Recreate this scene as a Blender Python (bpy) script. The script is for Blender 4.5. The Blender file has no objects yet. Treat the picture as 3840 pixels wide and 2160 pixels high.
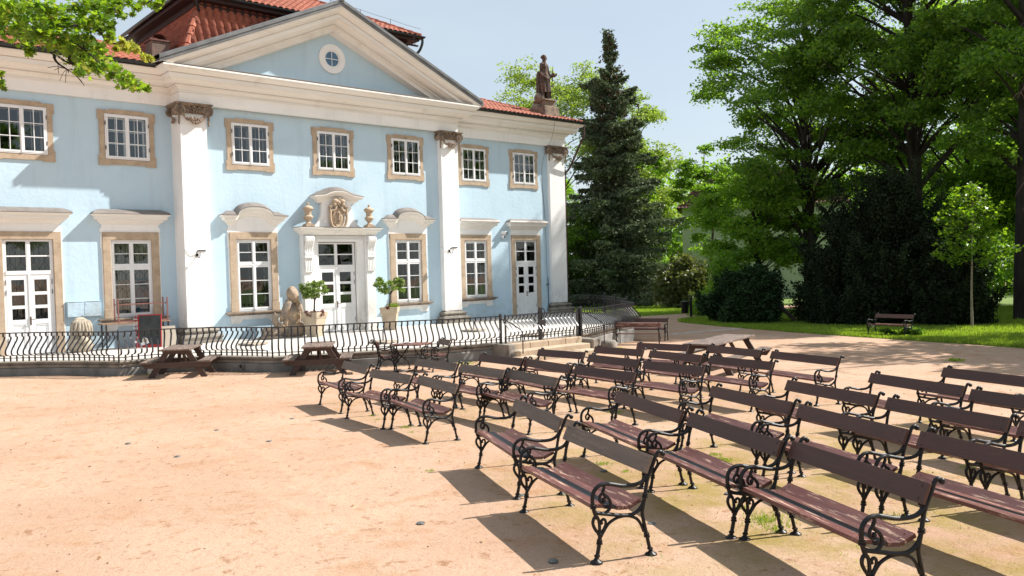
import bpy, math, random
import numpy as np
from mathutils import Vector, Matrix

# ---------------------------------------------------------------- camera
scene = bpy.context.scene
CAMP = (0.0, -27.824, 2.40)
yaw, pitch, roll = 0.71945, -0.025023, -0.026338
F = Vector((math.sin(yaw)*math.cos(pitch), math.cos(yaw)*math.cos(pitch), math.sin(pitch)))
R0 = Vector((math.cos(yaw), -math.sin(yaw), 0)); U0 = R0.cross(F)
RT = R0*math.cos(roll)+U0*math.sin(roll); UP = -R0*math.sin(roll)+U0*math.cos(roll)
cd = bpy.data.cameras.new('camera'); cam = bpy.data.objects.new('camera', cd)
scene.collection.objects.link(cam)
cd.sensor_width = 36; cd.lens = 3110.5/3840*36; cd.clip_end = 1000; cd.clip_start = .05
M4 = Matrix(((RT.x, UP.x, -F.x, CAMP[0]), (RT.y, UP.y, -F.y, CAMP[1]), (RT.z, UP.z, -F.z, CAMP[2]), (0, 0, 0, 1)))
cam.matrix_world = M4
scene.camera = cam

# ---------------------------------------------------------------- light
SUNDIR = Vector((2.5, -1.04, 2.58)).normalized()
el = math.asin(SUNDIR.z); az = math.atan2(SUNDIR.x, SUNDIR.y)
w = bpy.data.worlds.new('World'); scene.world = w; w.use_nodes = True
nt = w.node_tree; nt.nodes.clear()
sky = nt.nodes.new('ShaderNodeTexSky'); sky.sky_type = 'NISHITA'; sky.sun_disc = False
sky.sun_elevation = el; sky.sun_rotation = az; sky.air_density = 1.0; sky.dust_density = 1.5; sky.ozone_density = 1.0
bg = nt.nodes.new('ShaderNodeBackground'); bg.inputs[1].default_value = 0.080
wo = nt.nodes.new('ShaderNodeOutputWorld')
hz = nt.nodes.new('ShaderNodeMix'); hz.data_type = 'RGBA'; hz.inputs[7].default_value = (5.6, 6.3, 6.7, 1)
wv = nt.nodes.new('ShaderNodeTexCoord'); wm = nt.nodes.new('ShaderNodeMapping'); wm.inputs['Scale'].default_value = (1.0, 1.6, 5.0); wn = nt.nodes.new('ShaderNodeTexNoise'); wn.inputs['Scale'].default_value = 1.6; wn.inputs['Detail'].default_value = 5
wr = nt.nodes.new('ShaderNodeMapRange'); wr.inputs[1].default_value = .35; wr.inputs[2].default_value = .7; wr.inputs[3].default_value = .52; wr.inputs[4].default_value = .68
nt.links.new(wv.outputs['Generated'], wm.inputs[0]); nt.links.new(wm.outputs[0], wn.inputs['Vector']); nt.links.new(wn.outputs[0], wr.inputs[0]); nt.links.new(wr.outputs[0], hz.inputs[0])
nt.links.new(sky.outputs[0], hz.inputs[6]); nt.links.new(hz.outputs[2], bg.inputs[0]); nt.links.new(bg.outputs[0], wo.inputs[0])
sl = bpy.data.lights.new('sun', 'SUN'); sl.energy = 5.0; sl.angle = math.radians(0.53); sl.color = (1.0, 0.955, 0.89)
so = bpy.data.objects.new('sun', sl); scene.collection.objects.link(so)
so.rotation_euler = SUNDIR.to_track_quat('Z', 'Y').to_euler(); so.location = (30, -20, 40)
scene.view_settings.view_transform = 'Standard'; scene.view_settings.look = 'None'
scene.view_settings.exposure = 0.84; scene.view_settings.gamma = 1.0

random.seed(7); rng = np.random.default_rng(7)
col = scene.collection

# ---------------------------------------------------------------- helpers
GX, GY = -0.017156, -0.012039
def gz(x, y): return GX*(x-8)+GY*(y+20)

def tag(o, label=None, cat=None, group=None, kind=None):
    if label: o['label'] = label
    if cat: o['category'] = cat
    if group: o['group'] = group
    if kind: o['kind'] = kind
    return o

def empty(name, loc, label=None, cat=None, group=None, rz=0.0):
    o = bpy.data.objects.new(name, None); col.objects.link(o); o.location = loc; o.rotation_euler = (0, 0, rz)
    o.empty_display_size = .2
    return tag(o, label, cat, group)

def link_mesh(name, me, mat, parent=None, world=False):
    o = bpy.data.objects.new(name, me); col.objects.link(o)
    if mat is not None:
        for m in (mat if isinstance(mat, (list, tuple)) else [mat]): me.materials.append(m)
    if parent is not None:
        o.parent = parent
        if world and parent.type == 'EMPTY':
            o.matrix_parent_inverse = Matrix.Translation(-Vector(parent.location))
    return o

def cr(pts, n=4, closed=False):
    """Catmull-Rom through pts"""
    P = [Vector(p) for p in pts]; out = []; N = len(P)
    rngi = range(N if closed else N-1)
    for i in rngi:
        p1, p2 = P[i], P[(i+1) % N]
        p0 = P[i-1] if (i > 0 or closed) else p1*2-p2
        p3 = P[(i+2) % N] if (i+2 < N or closed) else p2*2-p1
        for k in range(n):
            t = k/n
            out.append(.5*((2*p1)+(p2-p0)*t+(2*p0-5*p1+4*p2-p3)*t*t+(3*p1-p0-3*p2+p3)*t**3))
    if not closed: out.append(P[-1])
    return out

class MB:
    def __init__(s): s.v = []; s.f = []; s.m = []; s.cur = 0
    def add(s, vs, fs):
        b = len(s.v); s.v.extend([tuple(v) for v in vs]); s.f.extend([tuple(b+i for i in f) for f in fs]); s.m.extend([s.cur]*len(fs)); return s
    def box(s, x0, x1, y0, y1, z0, z1):
        return s.add([(x0, y0, z0), (x1, y0, z0), (x1, y1, z0), (x0, y1, z0), (x0, y0, z1), (x1, y0, z1), (x1, y1, z1), (x0, y1, z1)],
                     [(0, 3, 2, 1), (4, 5, 6, 7), (0, 1, 5, 4), (1, 2, 6, 5), (2, 3, 7, 6), (3, 0, 4, 7)])
    def obox(s, c, ax, ay, az_, hx, hy, hz):
        c = Vector(c); ax = Vector(ax).normalized(); ay = Vector(ay).normalized(); az_ = Vector(az_).normalized(); vs = []
        for dz in (-1, 1):
            for dx, dy in ((-1, -1), (1, -1), (1, 1), (-1, 1)): vs.append(c+ax*hx*dx+ay*hy*dy+az_*hz*dz)
        return s.add(vs, [(0, 3, 2, 1), (4, 5, 6, 7), (0, 1, 5, 4), (1, 2, 6, 5), (2, 3, 7, 6), (3, 0, 4, 7)])
    def bar(s, a, b, wd, th, up=(0, 0, 1)):
        a = Vector(a); b = Vector(b); d = (b-a); L = d.length; d.normalize(); u = Vector(up); u = (u-d*u.dot(d))
        if u.length < 1e-4: u = Vector((1, 0, 0))-d*d.x
        u.normalize(); return s.obox((a+b)/2, d, u.cross(d), u, L/2, wd/2, th/2)
    def tube(s, pts, r, n=8, closed=False, caps=True):
        P = [Vector(p) for p in pts]; N = len(P)
        rs = r if isinstance(r, (list, tuple)) else [r]*N
        vs = []; prev = None
        for i in range(N):
            a = P[i-1] if (i > 0 or closed) else P[i]; c = P[(i+1) % N] if (i < N-1 or closed) else P[i]
            t = (c-a)
            if t.length < 1e-9: t = Vector((0, 0, 1))
            t.normalize()
            if prev is None:
                u = Vector((0, 0, 1)) if abs(t.z) < .9 else Vector((1, 0, 0))
            else: u = prev
            u = (u-t*u.dot(t)).normalized(); prev = u; wv = t.cross(u)
            for k in range(n):
                an = 2*math.pi*k/n; vs.append(P[i]+(u*math.cos(an)+wv*math.sin(an))*rs[i])
        fs = []
        for i in range(N if closed else N-1):
            j = (i+1) % N
            for k in range(n): fs.append((i*n+k, i*n+(k+1) % n, j*n+(k+1) % n, j*n+k))
        if caps and not closed:
            fs.append(tuple(range(n-1, -1, -1))); fs.append(tuple((N-1)*n+k for k in range(n)))
        return s.add(vs, fs)
    def lathe(s, c, prof, n=16, axis='z'):
        vs = []; c = Vector(c)
        for r, z in prof:
            for k in range(n):
                a = 2*math.pi*k/n; p = Vector((r*math.cos(a), r*math.sin(a), z))
                if axis == 'y': p = Vector((p.x, p.z, p.y))
                vs.append(c+p)
        fs = []; N = len(prof)
        for i in range(N-1):
            for k in range(n): fs.append((i*n+k, i*n+(k+1) % n, (i+1)*n+(k+1) % n, (i+1)*n+k))
        fs.append(tuple(range(n-1, -1, -1))); fs.append(tuple((N-1)*n+k for k in range(n)))
        return s.add(vs, fs)
    def prism(s, poly, y0, y1):
        """poly of (x,z), extruded along y"""
        n = len(poly); vs = [(p[0], y0, p[1]) for p in poly]+[(p[0], y1, p[1]) for p in poly]
        fs = [tuple(range(n)), tuple(range(2*n-1, n-1, -1))]+[(i, i+n, (i+1) % n+n, (i+1) % n) for i in range(n)]
        return s.add(vs, fs)
    def slab(s, poly, z0, z1):
        n = len(poly); vs = [(p[0], p[1], z0) for p in poly]+[(p[0], p[1], z1) for p in poly]
        fs = [tuple(range(n-1, -1, -1)), tuple(range(n, 2*n))]+[(i, (i+1) % n, (i+1) % n+n, i+n) for i in range(n)]
        return s.add(vs, fs)
    def ball(s, c, r, n=8, m=6, sc=(1, 1, 1)):
        prof = [(max(r*math.sin(math.pi*i/m), 1e-4), -r*math.cos(math.pi*i/m)) for i in range(m+1)]
        b = len(s.v); s.lathe((0, 0, 0), prof, n)
        for i in range(b, len(s.v)): v = s.v[i]; s.v[i] = (c[0]+v[0]*sc[0], c[1]+v[1]*sc[1], c[2]+v[2]*sc[2])
        return s
    def sweep(s, path, prof, closed=False, side=1):
        """path [(x,y)], prof [(e,z)] - e outwards to the right of travel*side, mitred"""
        P = [Vector((p[0], p[1])) for p in path]; N = len(P); vs = []
        for i in range(N):
            d1 = (P[i]-P[i-1]).normalized() if (i > 0 or closed) else (P[i+1]-P[i]).normalized()
            d2 = (P[(i+1) % N]-P[i]).normalized() if (i < N-1 or closed) else d1
            n1 = Vector((d1.y, -d1.x))*side; n2 = Vector((d2.y, -d2.x))*side
            m = n1+n2; m = m/(max(m.dot(n1), .2))
            for e, z in prof: vs.append((P[i].x+m.x*e, P[i].y+m.y*e, z))
        k = len(prof); fs = []
        for i in range(N if closed else N-1):
            j = (i+1) % N
            for a in range(k-1): fs.append((i*k+a, j*k+a, j*k+a+1, i*k+a+1))
        if not closed: fs.append(tuple(range(k))); fs.append(tuple((N-1)*k+a for a in range(k-1, -1, -1)))
        return s.add(vs, fs)
    def xform(s, mtx, start=0):
        for i in range(start, len(s.v)): s.v[i] = tuple(mtx @ Vector(s.v[i]))
        return s
    def mesh(s, name, smooth=False, recalc=True):
        me = bpy.data.meshes.new(name); me.from_pydata(s.v, [], s.f)
        if any(s.m): me.polygons.foreach_set('material_index', s.m)
        if recalc:
            import bmesh
            bm = bmesh.new(); bm.from_mesh(me); bmesh.ops.recalc_face_normals(bm, faces=bm.faces); bm.to_mesh(me); bm.free()
        if smooth is True: me.polygons.foreach_set('use_smooth', [True]*len(me.polygons))
        elif smooth:
            me.polygons.foreach_set('use_smooth', [True]*len(me.polygons)); me.set_sharp_from_angle(angle=math.radians(smooth))
        me.update(); return me
    def build(s, name, mat, parent=None, world=False, smooth=False, bevel=0, label=None):
        o = link_mesh(name, s.mesh(name, smooth), mat, parent, world)
        if bevel:
            b = o.modifiers.new('bevel', 'BEVEL'); b.width = bevel; b.segments = 2; b.limit_method = 'ANGLE'; b.angle_limit = math.radians(35)
        if label: o['label'] = label
        return o

# ---------------------------------------------------------------- materials
MATS = {}
def nodes(name):
    m = bpy.data.materials.new(name); m.use_nodes = True; n = m.node_tree; n.nodes.clear()
    out = n.nodes.new('ShaderNodeOutputMaterial'); return m, n, out
def N(n, t, **k):
    x = n.nodes.new(t)
    for a, b in k.items():
        if a.startswith('i_'): x.inputs[int(a[2:])].default_value = b
        else: setattr(x, a, b)
    return x
def ramp(n, fac, stops):
    r = n.nodes.new('ShaderNodeValToRGB'); cr_ = r.color_ramp
    while len(cr_.elements) < len(stops): cr_.elements.new(.5)
    for e, (p, c) in zip(cr_.elements, stops):
        e.position = p; e.color = (*c, 1) if len(c) == 3 else c
    n.links.new(fac, r.inputs[0]); return r.outputs[0]
def noise(n, vec, scale, detail=4, rough=.55, dist=0):
    t = N(n, 'ShaderNodeTexNoise'); t.inputs['Scale'].default_value = scale; t.inputs['Detail'].default_value = detail
    t.inputs['Roughness'].default_value = rough; t.inputs['Distortion'].default_value = dist
    if vec is not None: n.links.new(vec, t.inputs['Vector'])
    return t.outputs['Fac']
def mixc(n, fac, a, b, mode='MIX'):
    x = N(n, 'ShaderNodeMix', data_type='RGBA', blend_type=mode)
    if isinstance(fac, (int, float)): x.inputs[0].default_value = fac
    else: n.links.new(fac, x.inputs[0])
    for s_, i in ((a, 6), (b, 7)):
        if isinstance(s_, tuple): x.inputs[i].default_value = (*s_[:3], 1)
        else: n.links.new(s_, x.inputs[i])
    return x.outputs[2]
def bump(n, h, strength, dist=.01):
    b = N(n, 'ShaderNodeBump'); b.inputs['Strength'].default_value = strength; b.inputs['Distance'].default_value = dist
    n.links.new(h, b.inputs['Height']); return b.outputs[0]
def coords(n, kind='Object', scale=None):
    t = N(n, 'ShaderNodeTexCoord').outputs[kind]
    if scale:
        m = N(n, 'ShaderNodeMapping'); m.inputs['Scale'].default_value = scale; n.links.new(t, m.inputs[0]); t = m.outputs[0]
    return t
def principled(n, out, colr, rough=.8, nrm=None, metal=0, spec=.5):
    p = N(n, 'ShaderNodeBsdfPrincipled')
    if isinstance(colr, tuple): p.inputs['Base Color'].default_value = (*colr[:3], 1)
    else: n.links.new(colr, p.inputs['Base Color'])
    if isinstance(rough, (int, float)): p.inputs['Roughness'].default_value = rough
    else: n.links.new(rough, p.inputs['Roughness'])
    p.inputs['Metallic'].default_value = metal; p.inputs['Specular IOR Level'].default_value = spec
    if nrm is not None: n.links.new(nrm, p.inputs['Normal'])
    n.links.new(p.outputs[0], out.inputs[0]); return p

def pmat(name, c1, c2=None, rough=.8, scale=3, lo=.35, hi=.65, bstr=.2, bscale=60, bdist=.004, metal=0, spec=.4, stretch=None, fine=0.0, stain=None, stain_scale=2, stain_lo=.6, stain_hi=.75):
    m, n, out = nodes(name); v = coords(n, 'Object', stretch)
    c2 = c2 or tuple(x*.8 for x in c1)
    c = ramp(n, noise(n, v, scale, 5), [(lo, c1), (hi, c2)])
    if fine:
        c = mixc(n, fine, c, ramp(n, noise(n, v, scale*12, 3), [(.3, (.25, .25, .25)), (.7, (1, 1, 1))]), 'MULTIPLY')
    if stain:
        f = ramp(n, noise(n, coords(n), stain_scale, 6, .6), [(stain_lo, (0, 0, 0)), (stain_hi, (1, 1, 1))])
        c = mixc(n, f, c, stain)
    nr = bump(n, noise(n, v, bscale, 4), bstr, bdist) if bstr else None
    principled(n, out, c, rough, nr, metal, spec); MATS[name] = m; return m

def leafmat(name, c1, c2, trans=.45, rough=.5, tcol=None, spec=.35):
    m, n, out = nodes(name)
    g = N(n, 'ShaderNodeNewGeometry')
    c = ramp(n, g.outputs['Random Per Island'], [(0, c1), (1, c2)])
    d = N(n, 'ShaderNodeBsdfPrincipled'); n.links.new(c, d.inputs['Base Color']); d.inputs['Roughness'].default_value = rough
    d.inputs['Specular IOR Level'].default_value = spec
    t = N(n, 'ShaderNodeBsdfTranslucent')
    tc = mixc(n, 1.0, c, tcol or (1.9, 2.0, .7), 'MULTIPLY'); n.links.new(tc, t.inputs[0])
    x = N(n, 'ShaderNodeMixShader'); x.inputs[0].default_value = trans
    n.links.new(d.outputs[0], x.inputs[1]); n.links.new(t.outputs[0], x.inputs[2]); n.links.new(x.outputs[0], out.inputs[0])
    MATS[name] = m; return m

def plaster(name, c1, c2, grime, base_z, bs=.4):
    m, n, out = nodes(name); v = coords(n)
    c = ramp(n, noise(n, v, 1.1, 6, .6), [(.35, c1), (.65, c2)])
    st = ramp(n, noise(n, coords(n, 'Object', (2.2, 2.2, .22)), 1.3, 6, .62), [(.54, (0, 0, 0)), (.80, (.75, .75, .75))])
    c = mixc(n, st, c, tuple(a*.80 for a in c1))
    pt = ramp(n, noise(n, v, .45, 3, .5), [(.60, (0, 0, 0)), (.63, (.35, .35, .35))]); c = mixc(n, pt, c, tuple(min(1, a*1.07) for a in c1))
    sx = N(n, 'ShaderNodeSeparateXYZ'); n.links.new(v, sx.inputs[0]); mr = N(n, 'ShaderNodeMapRange'); n.links.new(sx.outputs[2], mr.inputs[0])
    mr.inputs[1].default_value = base_z+1.0; mr.inputs[2].default_value = base_z; mr.inputs[3].default_value = 0; mr.inputs[4].default_value = 1
    mu = N(n, 'ShaderNodeMath', operation='MULTIPLY'); n.links.new(mr.outputs[0], mu.inputs[0]); n.links.new(ramp(n, noise(n, v, 2.6, 7, .7), [(.40, (0, 0, 0)), (.70, (1, 1, 1))]), mu.inputs[1]); c = mixc(n, mu.outputs[0], c, grime)
    b = N(n, 'ShaderNodeMath', operation='MULTIPLY_ADD'); n.links.new(noise(n, v, 60, 3), b.inputs[0]); b.inputs[1].default_value = .18; n.links.new(noise(n, v, 7, 5, .6), b.inputs[2])
    principled(n, out, c, .92, bump(n, b.outputs[0], bs, .022), 0, .12); MATS[name] = m; return m
BLUE = plaster('blue_plaster', (.515, .66, .755), (.48, .63, .735), (.34, .39, .41), .15)
WHITE = plaster('white_plaster', (.87, .865, .85), (.82, .815, .80), (.50, .47, .42), .55, .3)
CREAM = pmat('cornice_plaster', (.85, .83, .79), (.79, .765, .72), .9, 1.3, bstr=.25, bscale=25, bdist=.005, spec=.2, stretch=(.4, 1, 2.5), stain=(.58, .54, .48), stain_scale=1.6, stain_lo=.6, stain_hi=.9)
SAND = pmat('sandstone', (.55, .43, .31), (.45, .34, .24), .9, 4, bstr=.5, bscale=30, bdist=.006, fine=.35, stain=(.24, .17, .12), stain_scale=3, stain_lo=.58, stain_hi=.8)
SANDDARK = pmat('weathered_sandstone', (.30, .23, .17), (.19, .145, .11), .9, 6, bstr=.6, bscale=30, bdist=.01, stain=(.09, .07, .06), stain_scale=4, stain_lo=.5, stain_hi=.7)
STONE = pmat('grey_stone', (.34, .30, .25), (.24, .215, .185), .95, 4, bstr=.7, bscale=22, bdist=.012, fine=.3, stain=(.09, .085, .075), stain_scale=2.5, stain_lo=.5, stain_hi=.72)
WALLR = pmat('terrace_render', (.26, .25, .235), (.17, .165, .155), .95, 2, bstr=.4, bscale=30, bdist=.006, stain=(.09, .085, .08), stain_scale=1.5, stain_lo=.55, stain_hi=.75)
FRAMEW = pmat('white_window_paint', (.80, .80, .80), (.74, .74, .74), .45, 3, bstr=.05, bscale=30, spec=.5)
LEAD = pmat('lead_flashing', (.19, .195, .20), (.13, .135, .14), .55, 3, bstr=.3, bscale=8, bdist=.01, metal=.2)
HOODTOP = pmat('hood_sheet_metal', (.25, .22, .20), (.19, .165, .15), .5, 4, bstr=.15, bscale=10, metal=.2)
GUTTER = pmat('dark_gutter', (.03, .033, .036), (.045, .048, .05), .4, 4, bstr=.1, metal=.4)
IRON = pmat('black_iron', (.007, .007, .008), (.012, .010, .010), .42, 25, bstr=.3, bscale=60, bdist=.002, spec=.3)
RAILM = pmat('railing_iron', (.014, .013, .016), (.03, .026, .03), .35, 20, bstr=.2, bscale=60, bdist=.002, spec=.6)
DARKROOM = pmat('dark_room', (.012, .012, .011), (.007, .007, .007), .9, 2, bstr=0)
CURTAIN = pmat('grey_curtain', (.50, .50, .42), (.25, .26, .22), .9, 5, bstr=0, stretch=(3, 1, .15))
BRICKD = pmat('old_brick', (.20, .13, .10), (.13, .10, .085), .95, 7, bstr=.6, bscale=12, bdist=.02, stain=(.30, .27, .23), stain_scale=6)
PINKM = pmat('rusty_red_tube', (.25, .10, .08), (.17, .08, .07), .6, 12, bstr=.2)
TWOOD = pmat('pale_worn_board', (.30, .19, .12), (.20, .12, .08), .7, 5, bstr=.3, stretch=(1, 6, 6))
REDP = pmat('red_sign_paint', (.42, .02, .03), (.36, .02, .025), .5, 5, bstr=.05)
BOARD = pmat('chalk_black', (.03, .034, .036), (.055, .06, .06), .8, 4, bstr=.05)
TERRA = pmat('leaf_soil', (.10, .06, .04), (.06, .04, .03), .95, 20, bstr=.8, bscale=40, bdist=.02)
POTM = pmat('pale_terracotta', (.50, .41, .30), (.42, .34, .25), .8, 4, bstr=.25, bscale=30, stain=(.34, .27, .2), stain_scale=4)
BARK = pmat('bark', (.075, .06, .045), (.04, .033, .026), .95, 6, bstr=.9, bscale=20, bdist=.03, stretch=(1, 1, .25))
BARKD = pmat('dark_bark', (.035, .028, .022), (.018, .015, .012), .95, 6, bstr=.9, bscale=20, bdist=.03, stretch=(1, 1, .25))
BARKP = pmat('pale_twig_bark', (.26, .17, .14), (.18, .12, .10), .9, 6, bstr=.3)
PLAST = pmat('white_plastic', (.75, .75, .75), (.7, .7, .7), .35, 3, bstr=0)
BLACKP = pmat('black_plastic', (.01, .01, .01), (.015, .015, .015), .3, 3, bstr=0)
BRASS = pmat('door_handle_metal', (.20, .12, .08), (.15, .10, .07), .35, 6, bstr=0, metal=.8)
GREENWALL = pmat('pale_green_plaster', (.42, .47, .32), (.37, .42, .28), .9, 1, bstr=.1)
SCULPT = pmat('sculpture_sandstone', (.48, .34, .22), (.30, .25, .21), .85, 3.5, lo=.4, hi=.6, bstr=.7, bscale=9, bdist=.03, fine=.3, stain=(.16, .12, .09), stain_scale=7, stain_lo=.55, stain_hi=.75)
PAVER = None

def tilemat(name, c1, c2, c3):
    m, n, out = nodes(name); g = N(n, 'ShaderNodeNewGeometry')
    c = ramp(n, noise(n, coords(n), 2.2, 4), [(.35, c1), (.6, c2)])
    c = mixc(n, ramp(n, noise(n, coords(n), 9, 3), [(.45, (0, 0, 0)), (.7, (.7, .7, .7))]), c, c3)
    principled(n, out, c, .75, bump(n, noise(n, coords(n), 40, 3), .3, .006), 0, .3); MATS[name] = m; return m
TILE = tilemat('red_clay_tiles', (.36, .105, .06), (.26, .075, .05), (.42, .17, .10))
TILED = tilemat('old_dark_tiles', (.15, .065, .05), (.10, .05, .04), (.2, .1, .07))

def woodmat(name, c1, c2, worn, wl=.6, wh=.72, rough=.42):
    m, n, out = nodes(name); v = coords(n, 'Object', (1.2, 14, 14)); oi = N(n, 'ShaderNodeObjectInfo')
    ad = N(n, 'ShaderNodeVectorMath', operation='ADD'); n.links.new(v, ad.inputs[0])
    cx = N(n, 'ShaderNodeCombineXYZ'); mu = N(n, 'ShaderNodeMath', operation='MULTIPLY'); mu.inputs[1].default_value = 37
    n.links.new(oi.outputs['Random'], mu.inputs[0]); n.links.new(mu.outputs[0], cx.inputs[0]); n.links.new(mu.outputs[0], cx.inputs[2])
    n.links.new(cx.outputs[0], ad.inputs[1]); v = ad.outputs[0]
    c = ramp(n, noise(n, v, 1.2, 6, .7), [(.3, c1), (.7, c2)])
    f = ramp(n, noise(n, v, 2.3, 8, .72), [(wl, (0, 0, 0)), (wh, (1, 1, 1))])
    c = mixc(n, f, c, worn)
    hs = N(n, 'ShaderNodeHueSaturation'); n.links.new(c, hs.inputs['Color'])
    mr = N(n, 'ShaderNodeMapRange'); mr.inputs[3].default_value = .82; mr.inputs[4].default_value = 1.2; n.links.new(oi.outputs['Random'], mr.inputs[0]); n.links.new(mr.outputs[0], hs.inputs['Value'])
    rr = N(n, 'ShaderNodeMapRange'); rr.inputs[3].default_value = rough; rr.inputs[4].default_value = .8; n.links.new(f, rr.inputs[0])
    principled(n, out, hs.outputs[0], rr.outputs[0], bump(n, noise(n, v, 4, 6, .7), .35, .004), 0, .5); MATS[name] = m; return m
SLAT = woodmat('brown_painted_slat', (.150, .052, .040), (.085, .031, .027), (.44, .29, .21), .56, .61)
SLATD = woodmat('dark_slat', (.035, .032, .038), (.022, .02, .024), (.07, .06, .06))
SLATG = woodmat('sheen_grey_board', (.165, .120, .093), (.10, .072, .055), (.25, .19, .15), .56, .66, rough=.6)  # brown boards with the grey sheen of reflecting backs put into the colour
BACKB = woodmat('brown_back_board', (.088, .034, .024), (.055, .024, .018), (.16, .08, .06), .62, .70, .5)
PICN = woodmat('picnic_wood', (.070, .038, .028), (.042, .025, .02), (.30, .21, .15), .62, .72, .6)
PICNT = woodmat('picnic_top_wood', (.15, .105, .088), (.095, .066, .054), (.36, .27, .21), .5, .66, .6)

def glassmat():
    m, n, out = nodes('window_glass'); fr = N(n, 'ShaderNodeFresnel'); fr.inputs[0].default_value = 1.85
    g = N(n, 'ShaderNodeBsdfGlossy'); g.inputs['Roughness'].default_value = .02; g.inputs[0].default_value = (.9, .95, 1, 1)
    t = N(n, 'ShaderNodeBsdfTransparent'); t.inputs[0].default_value = (.78, .82, .82, 1)
    n.links.new(bump(n, noise(n, coords(n), 1.6, 2), .12, .02), g.inputs['Normal'])
    x = N(n, 'ShaderNodeMixShader'); n.links.new(fr.outputs[0], x.inputs[0]); n.links.new(t.outputs[0], x.inputs[1]); n.links.new(g.outputs[0], x.inputs[2])
    n.links.new(x.outputs[0], out.inputs[0]); return m
GLASS = glassmat()

# ================================================================ ground
def gravelmat():
    m, n, out = nodes('gravel_yard'); v = coords(n)
    base = ramp(n, noise(n, v, .35, 5, .6), [(.32, (.44, .282, .192)), (.68, (.505, .350, .252))])
    f1 = ramp(n, noise(n, coords(n, 'Object', (1, 1.0, 1)), 1.7, 7, .68, .4), [(.53, (0, 0, 0)), (.74, (1, 1, 1))])
    base = mixc(n, f1, base, (.40, .225, .125))
    f1b = ramp(n, noise(n, v, 5.5, 8, .75, .3), [(.57, (0, 0, 0)), (.64, (.85, .85, .85))])
    base = mixc(n, f1b, base, (.31, .165, .09))
    f2 = ramp(n, noise(n, v, 2.6, 6, .6), [(.62, (0, 0, 0)), (.8, (.7, .7, .7))])
    base = mixc(n, f2, base, (.54, .39, .285))
    # moss / algae tint between the bench rows (painted as vertex mask)
    at = N(n, 'ShaderNodeAttribute', attribute_name='moss')
    mm = N(n, 'ShaderNodeMath', operation='MULTIPLY'); n.links.new(at.outputs['Fac'], mm.inputs[0])
    n.links.new(ramp(n, noise(n, v, 1.6, 6, .65), [(.38, (0, 0, 0)), (.62, (1, 1, 1))]), mm.inputs[1])
    base = mixc(n, mm.outputs[0], base, (.29, .22, .06))
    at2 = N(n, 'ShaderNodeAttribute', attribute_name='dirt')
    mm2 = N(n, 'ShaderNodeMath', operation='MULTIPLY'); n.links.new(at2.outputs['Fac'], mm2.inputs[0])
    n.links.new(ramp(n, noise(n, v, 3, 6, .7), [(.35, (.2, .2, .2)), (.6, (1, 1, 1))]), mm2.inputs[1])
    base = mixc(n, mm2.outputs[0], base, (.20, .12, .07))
    at3 = N(n, 'ShaderNodeAttribute', attribute_name='track')
    base = mixc(n, at3.outputs['Fac'], base, (.60, .43, .30))
    sp = ramp(n, noise(n, v, 55, 5, .85), [(.36, (.38, .30, .24)), (.46, (.95, .95, .95)), (.60, (1, 1, 1)), (.70, (1.35, 1.3, 1.22))])
    base = mixc(n, .55, base, sp, 'MULTIPLY')
    sp2 = ramp(n, noise(n, v, 16, 6, .8), [(.34, (.45, .34, .25)), (.43, (1, 1, 1))])
    base = mixc(n, .5, base, sp2, 'MULTIPLY')
    b1 = noise(n, v, 5, 8, .75); b2 = noise(n, v, 45, 4, .8)
    ad = N(n, 'ShaderNodeMath', operation='MULTIPLY_ADD'); n.links.new(b2, ad.inputs[0]); ad.inputs[1].default_value = .30; n.links.new(b1, ad.inputs[2])
    principled(n, out, base, .95, bump(n, ad.outputs[0], .7, .04), 0, .15); return m
GRAVEL = gravelmat()

BN = [('A', 7.92, -13.94, 7.59, -15.34), ('B', 7.42, -15.73, 7.28, -17.13), ('C', 7.37, -17.2, 7.03, -18.64), ('1', 6.6, -20.34, 5.92, -21.83), ('2', 5.7, -22.12, 5.11, -23.66),
      ('D', 9.05, -14.7, 8.88, -16.21), ('E', 8.89, -16.29, 8.68, -17.73), ('F', 8.82, -17.64, 8.42, -19.22), ('R1', 7.89, -20.83, 7.12, -22.45), ('R2', 7.1, -22.54, 6.33, -24.08), ('R3', 6.41, -24.11, 5.66, -25.56),
      ('G', 10.37, -14.99, 10.2, -16.47), ('H', 10.28, -16.44, 9.87, -18.06), ('I', 9.88, -18.12, 9.65, -19.65), ('J', 9.06, -21.42, 8.37, -22.99), ('K', 8.31, -23.09, 7.54, -24.61), ('L', 7.55, -24.69, 6.87, -26.17),
      ('M', 11.88, -15.07, 11.87, -16.44), ('N', 11.58, -16.82, 11.27, -18.35), ('O', 11.21, -18.49, 10.93, -19.98), ('l', 10.21, -21.83, 9.5, -23.41), ('n', 9.42, -23.55, 8.76, -25.04), ('q', 8.70, -25.12, 8.03, -26.6),
      ('b', 13.09, -15.56, 13.0, -17.0), ('g', 12.95, -17.2, 12.63, -18.7), ('k', 12.63, -18.85, 12.25, -20.4), ('m', 11.67, -22.29, 10.93, -23.84), ('p', 10.71, -23.97, 10.05, -25.5),
      ('a', 14.39, -15.64, 14.5, -17.0), ('i', 14.74, -17.32, 14.14, -18.98), ('j', 14.11, -19.21, 13.51, -20.89), ('o', 12.97, -22.77, 12.3, -24.3)]

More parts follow.
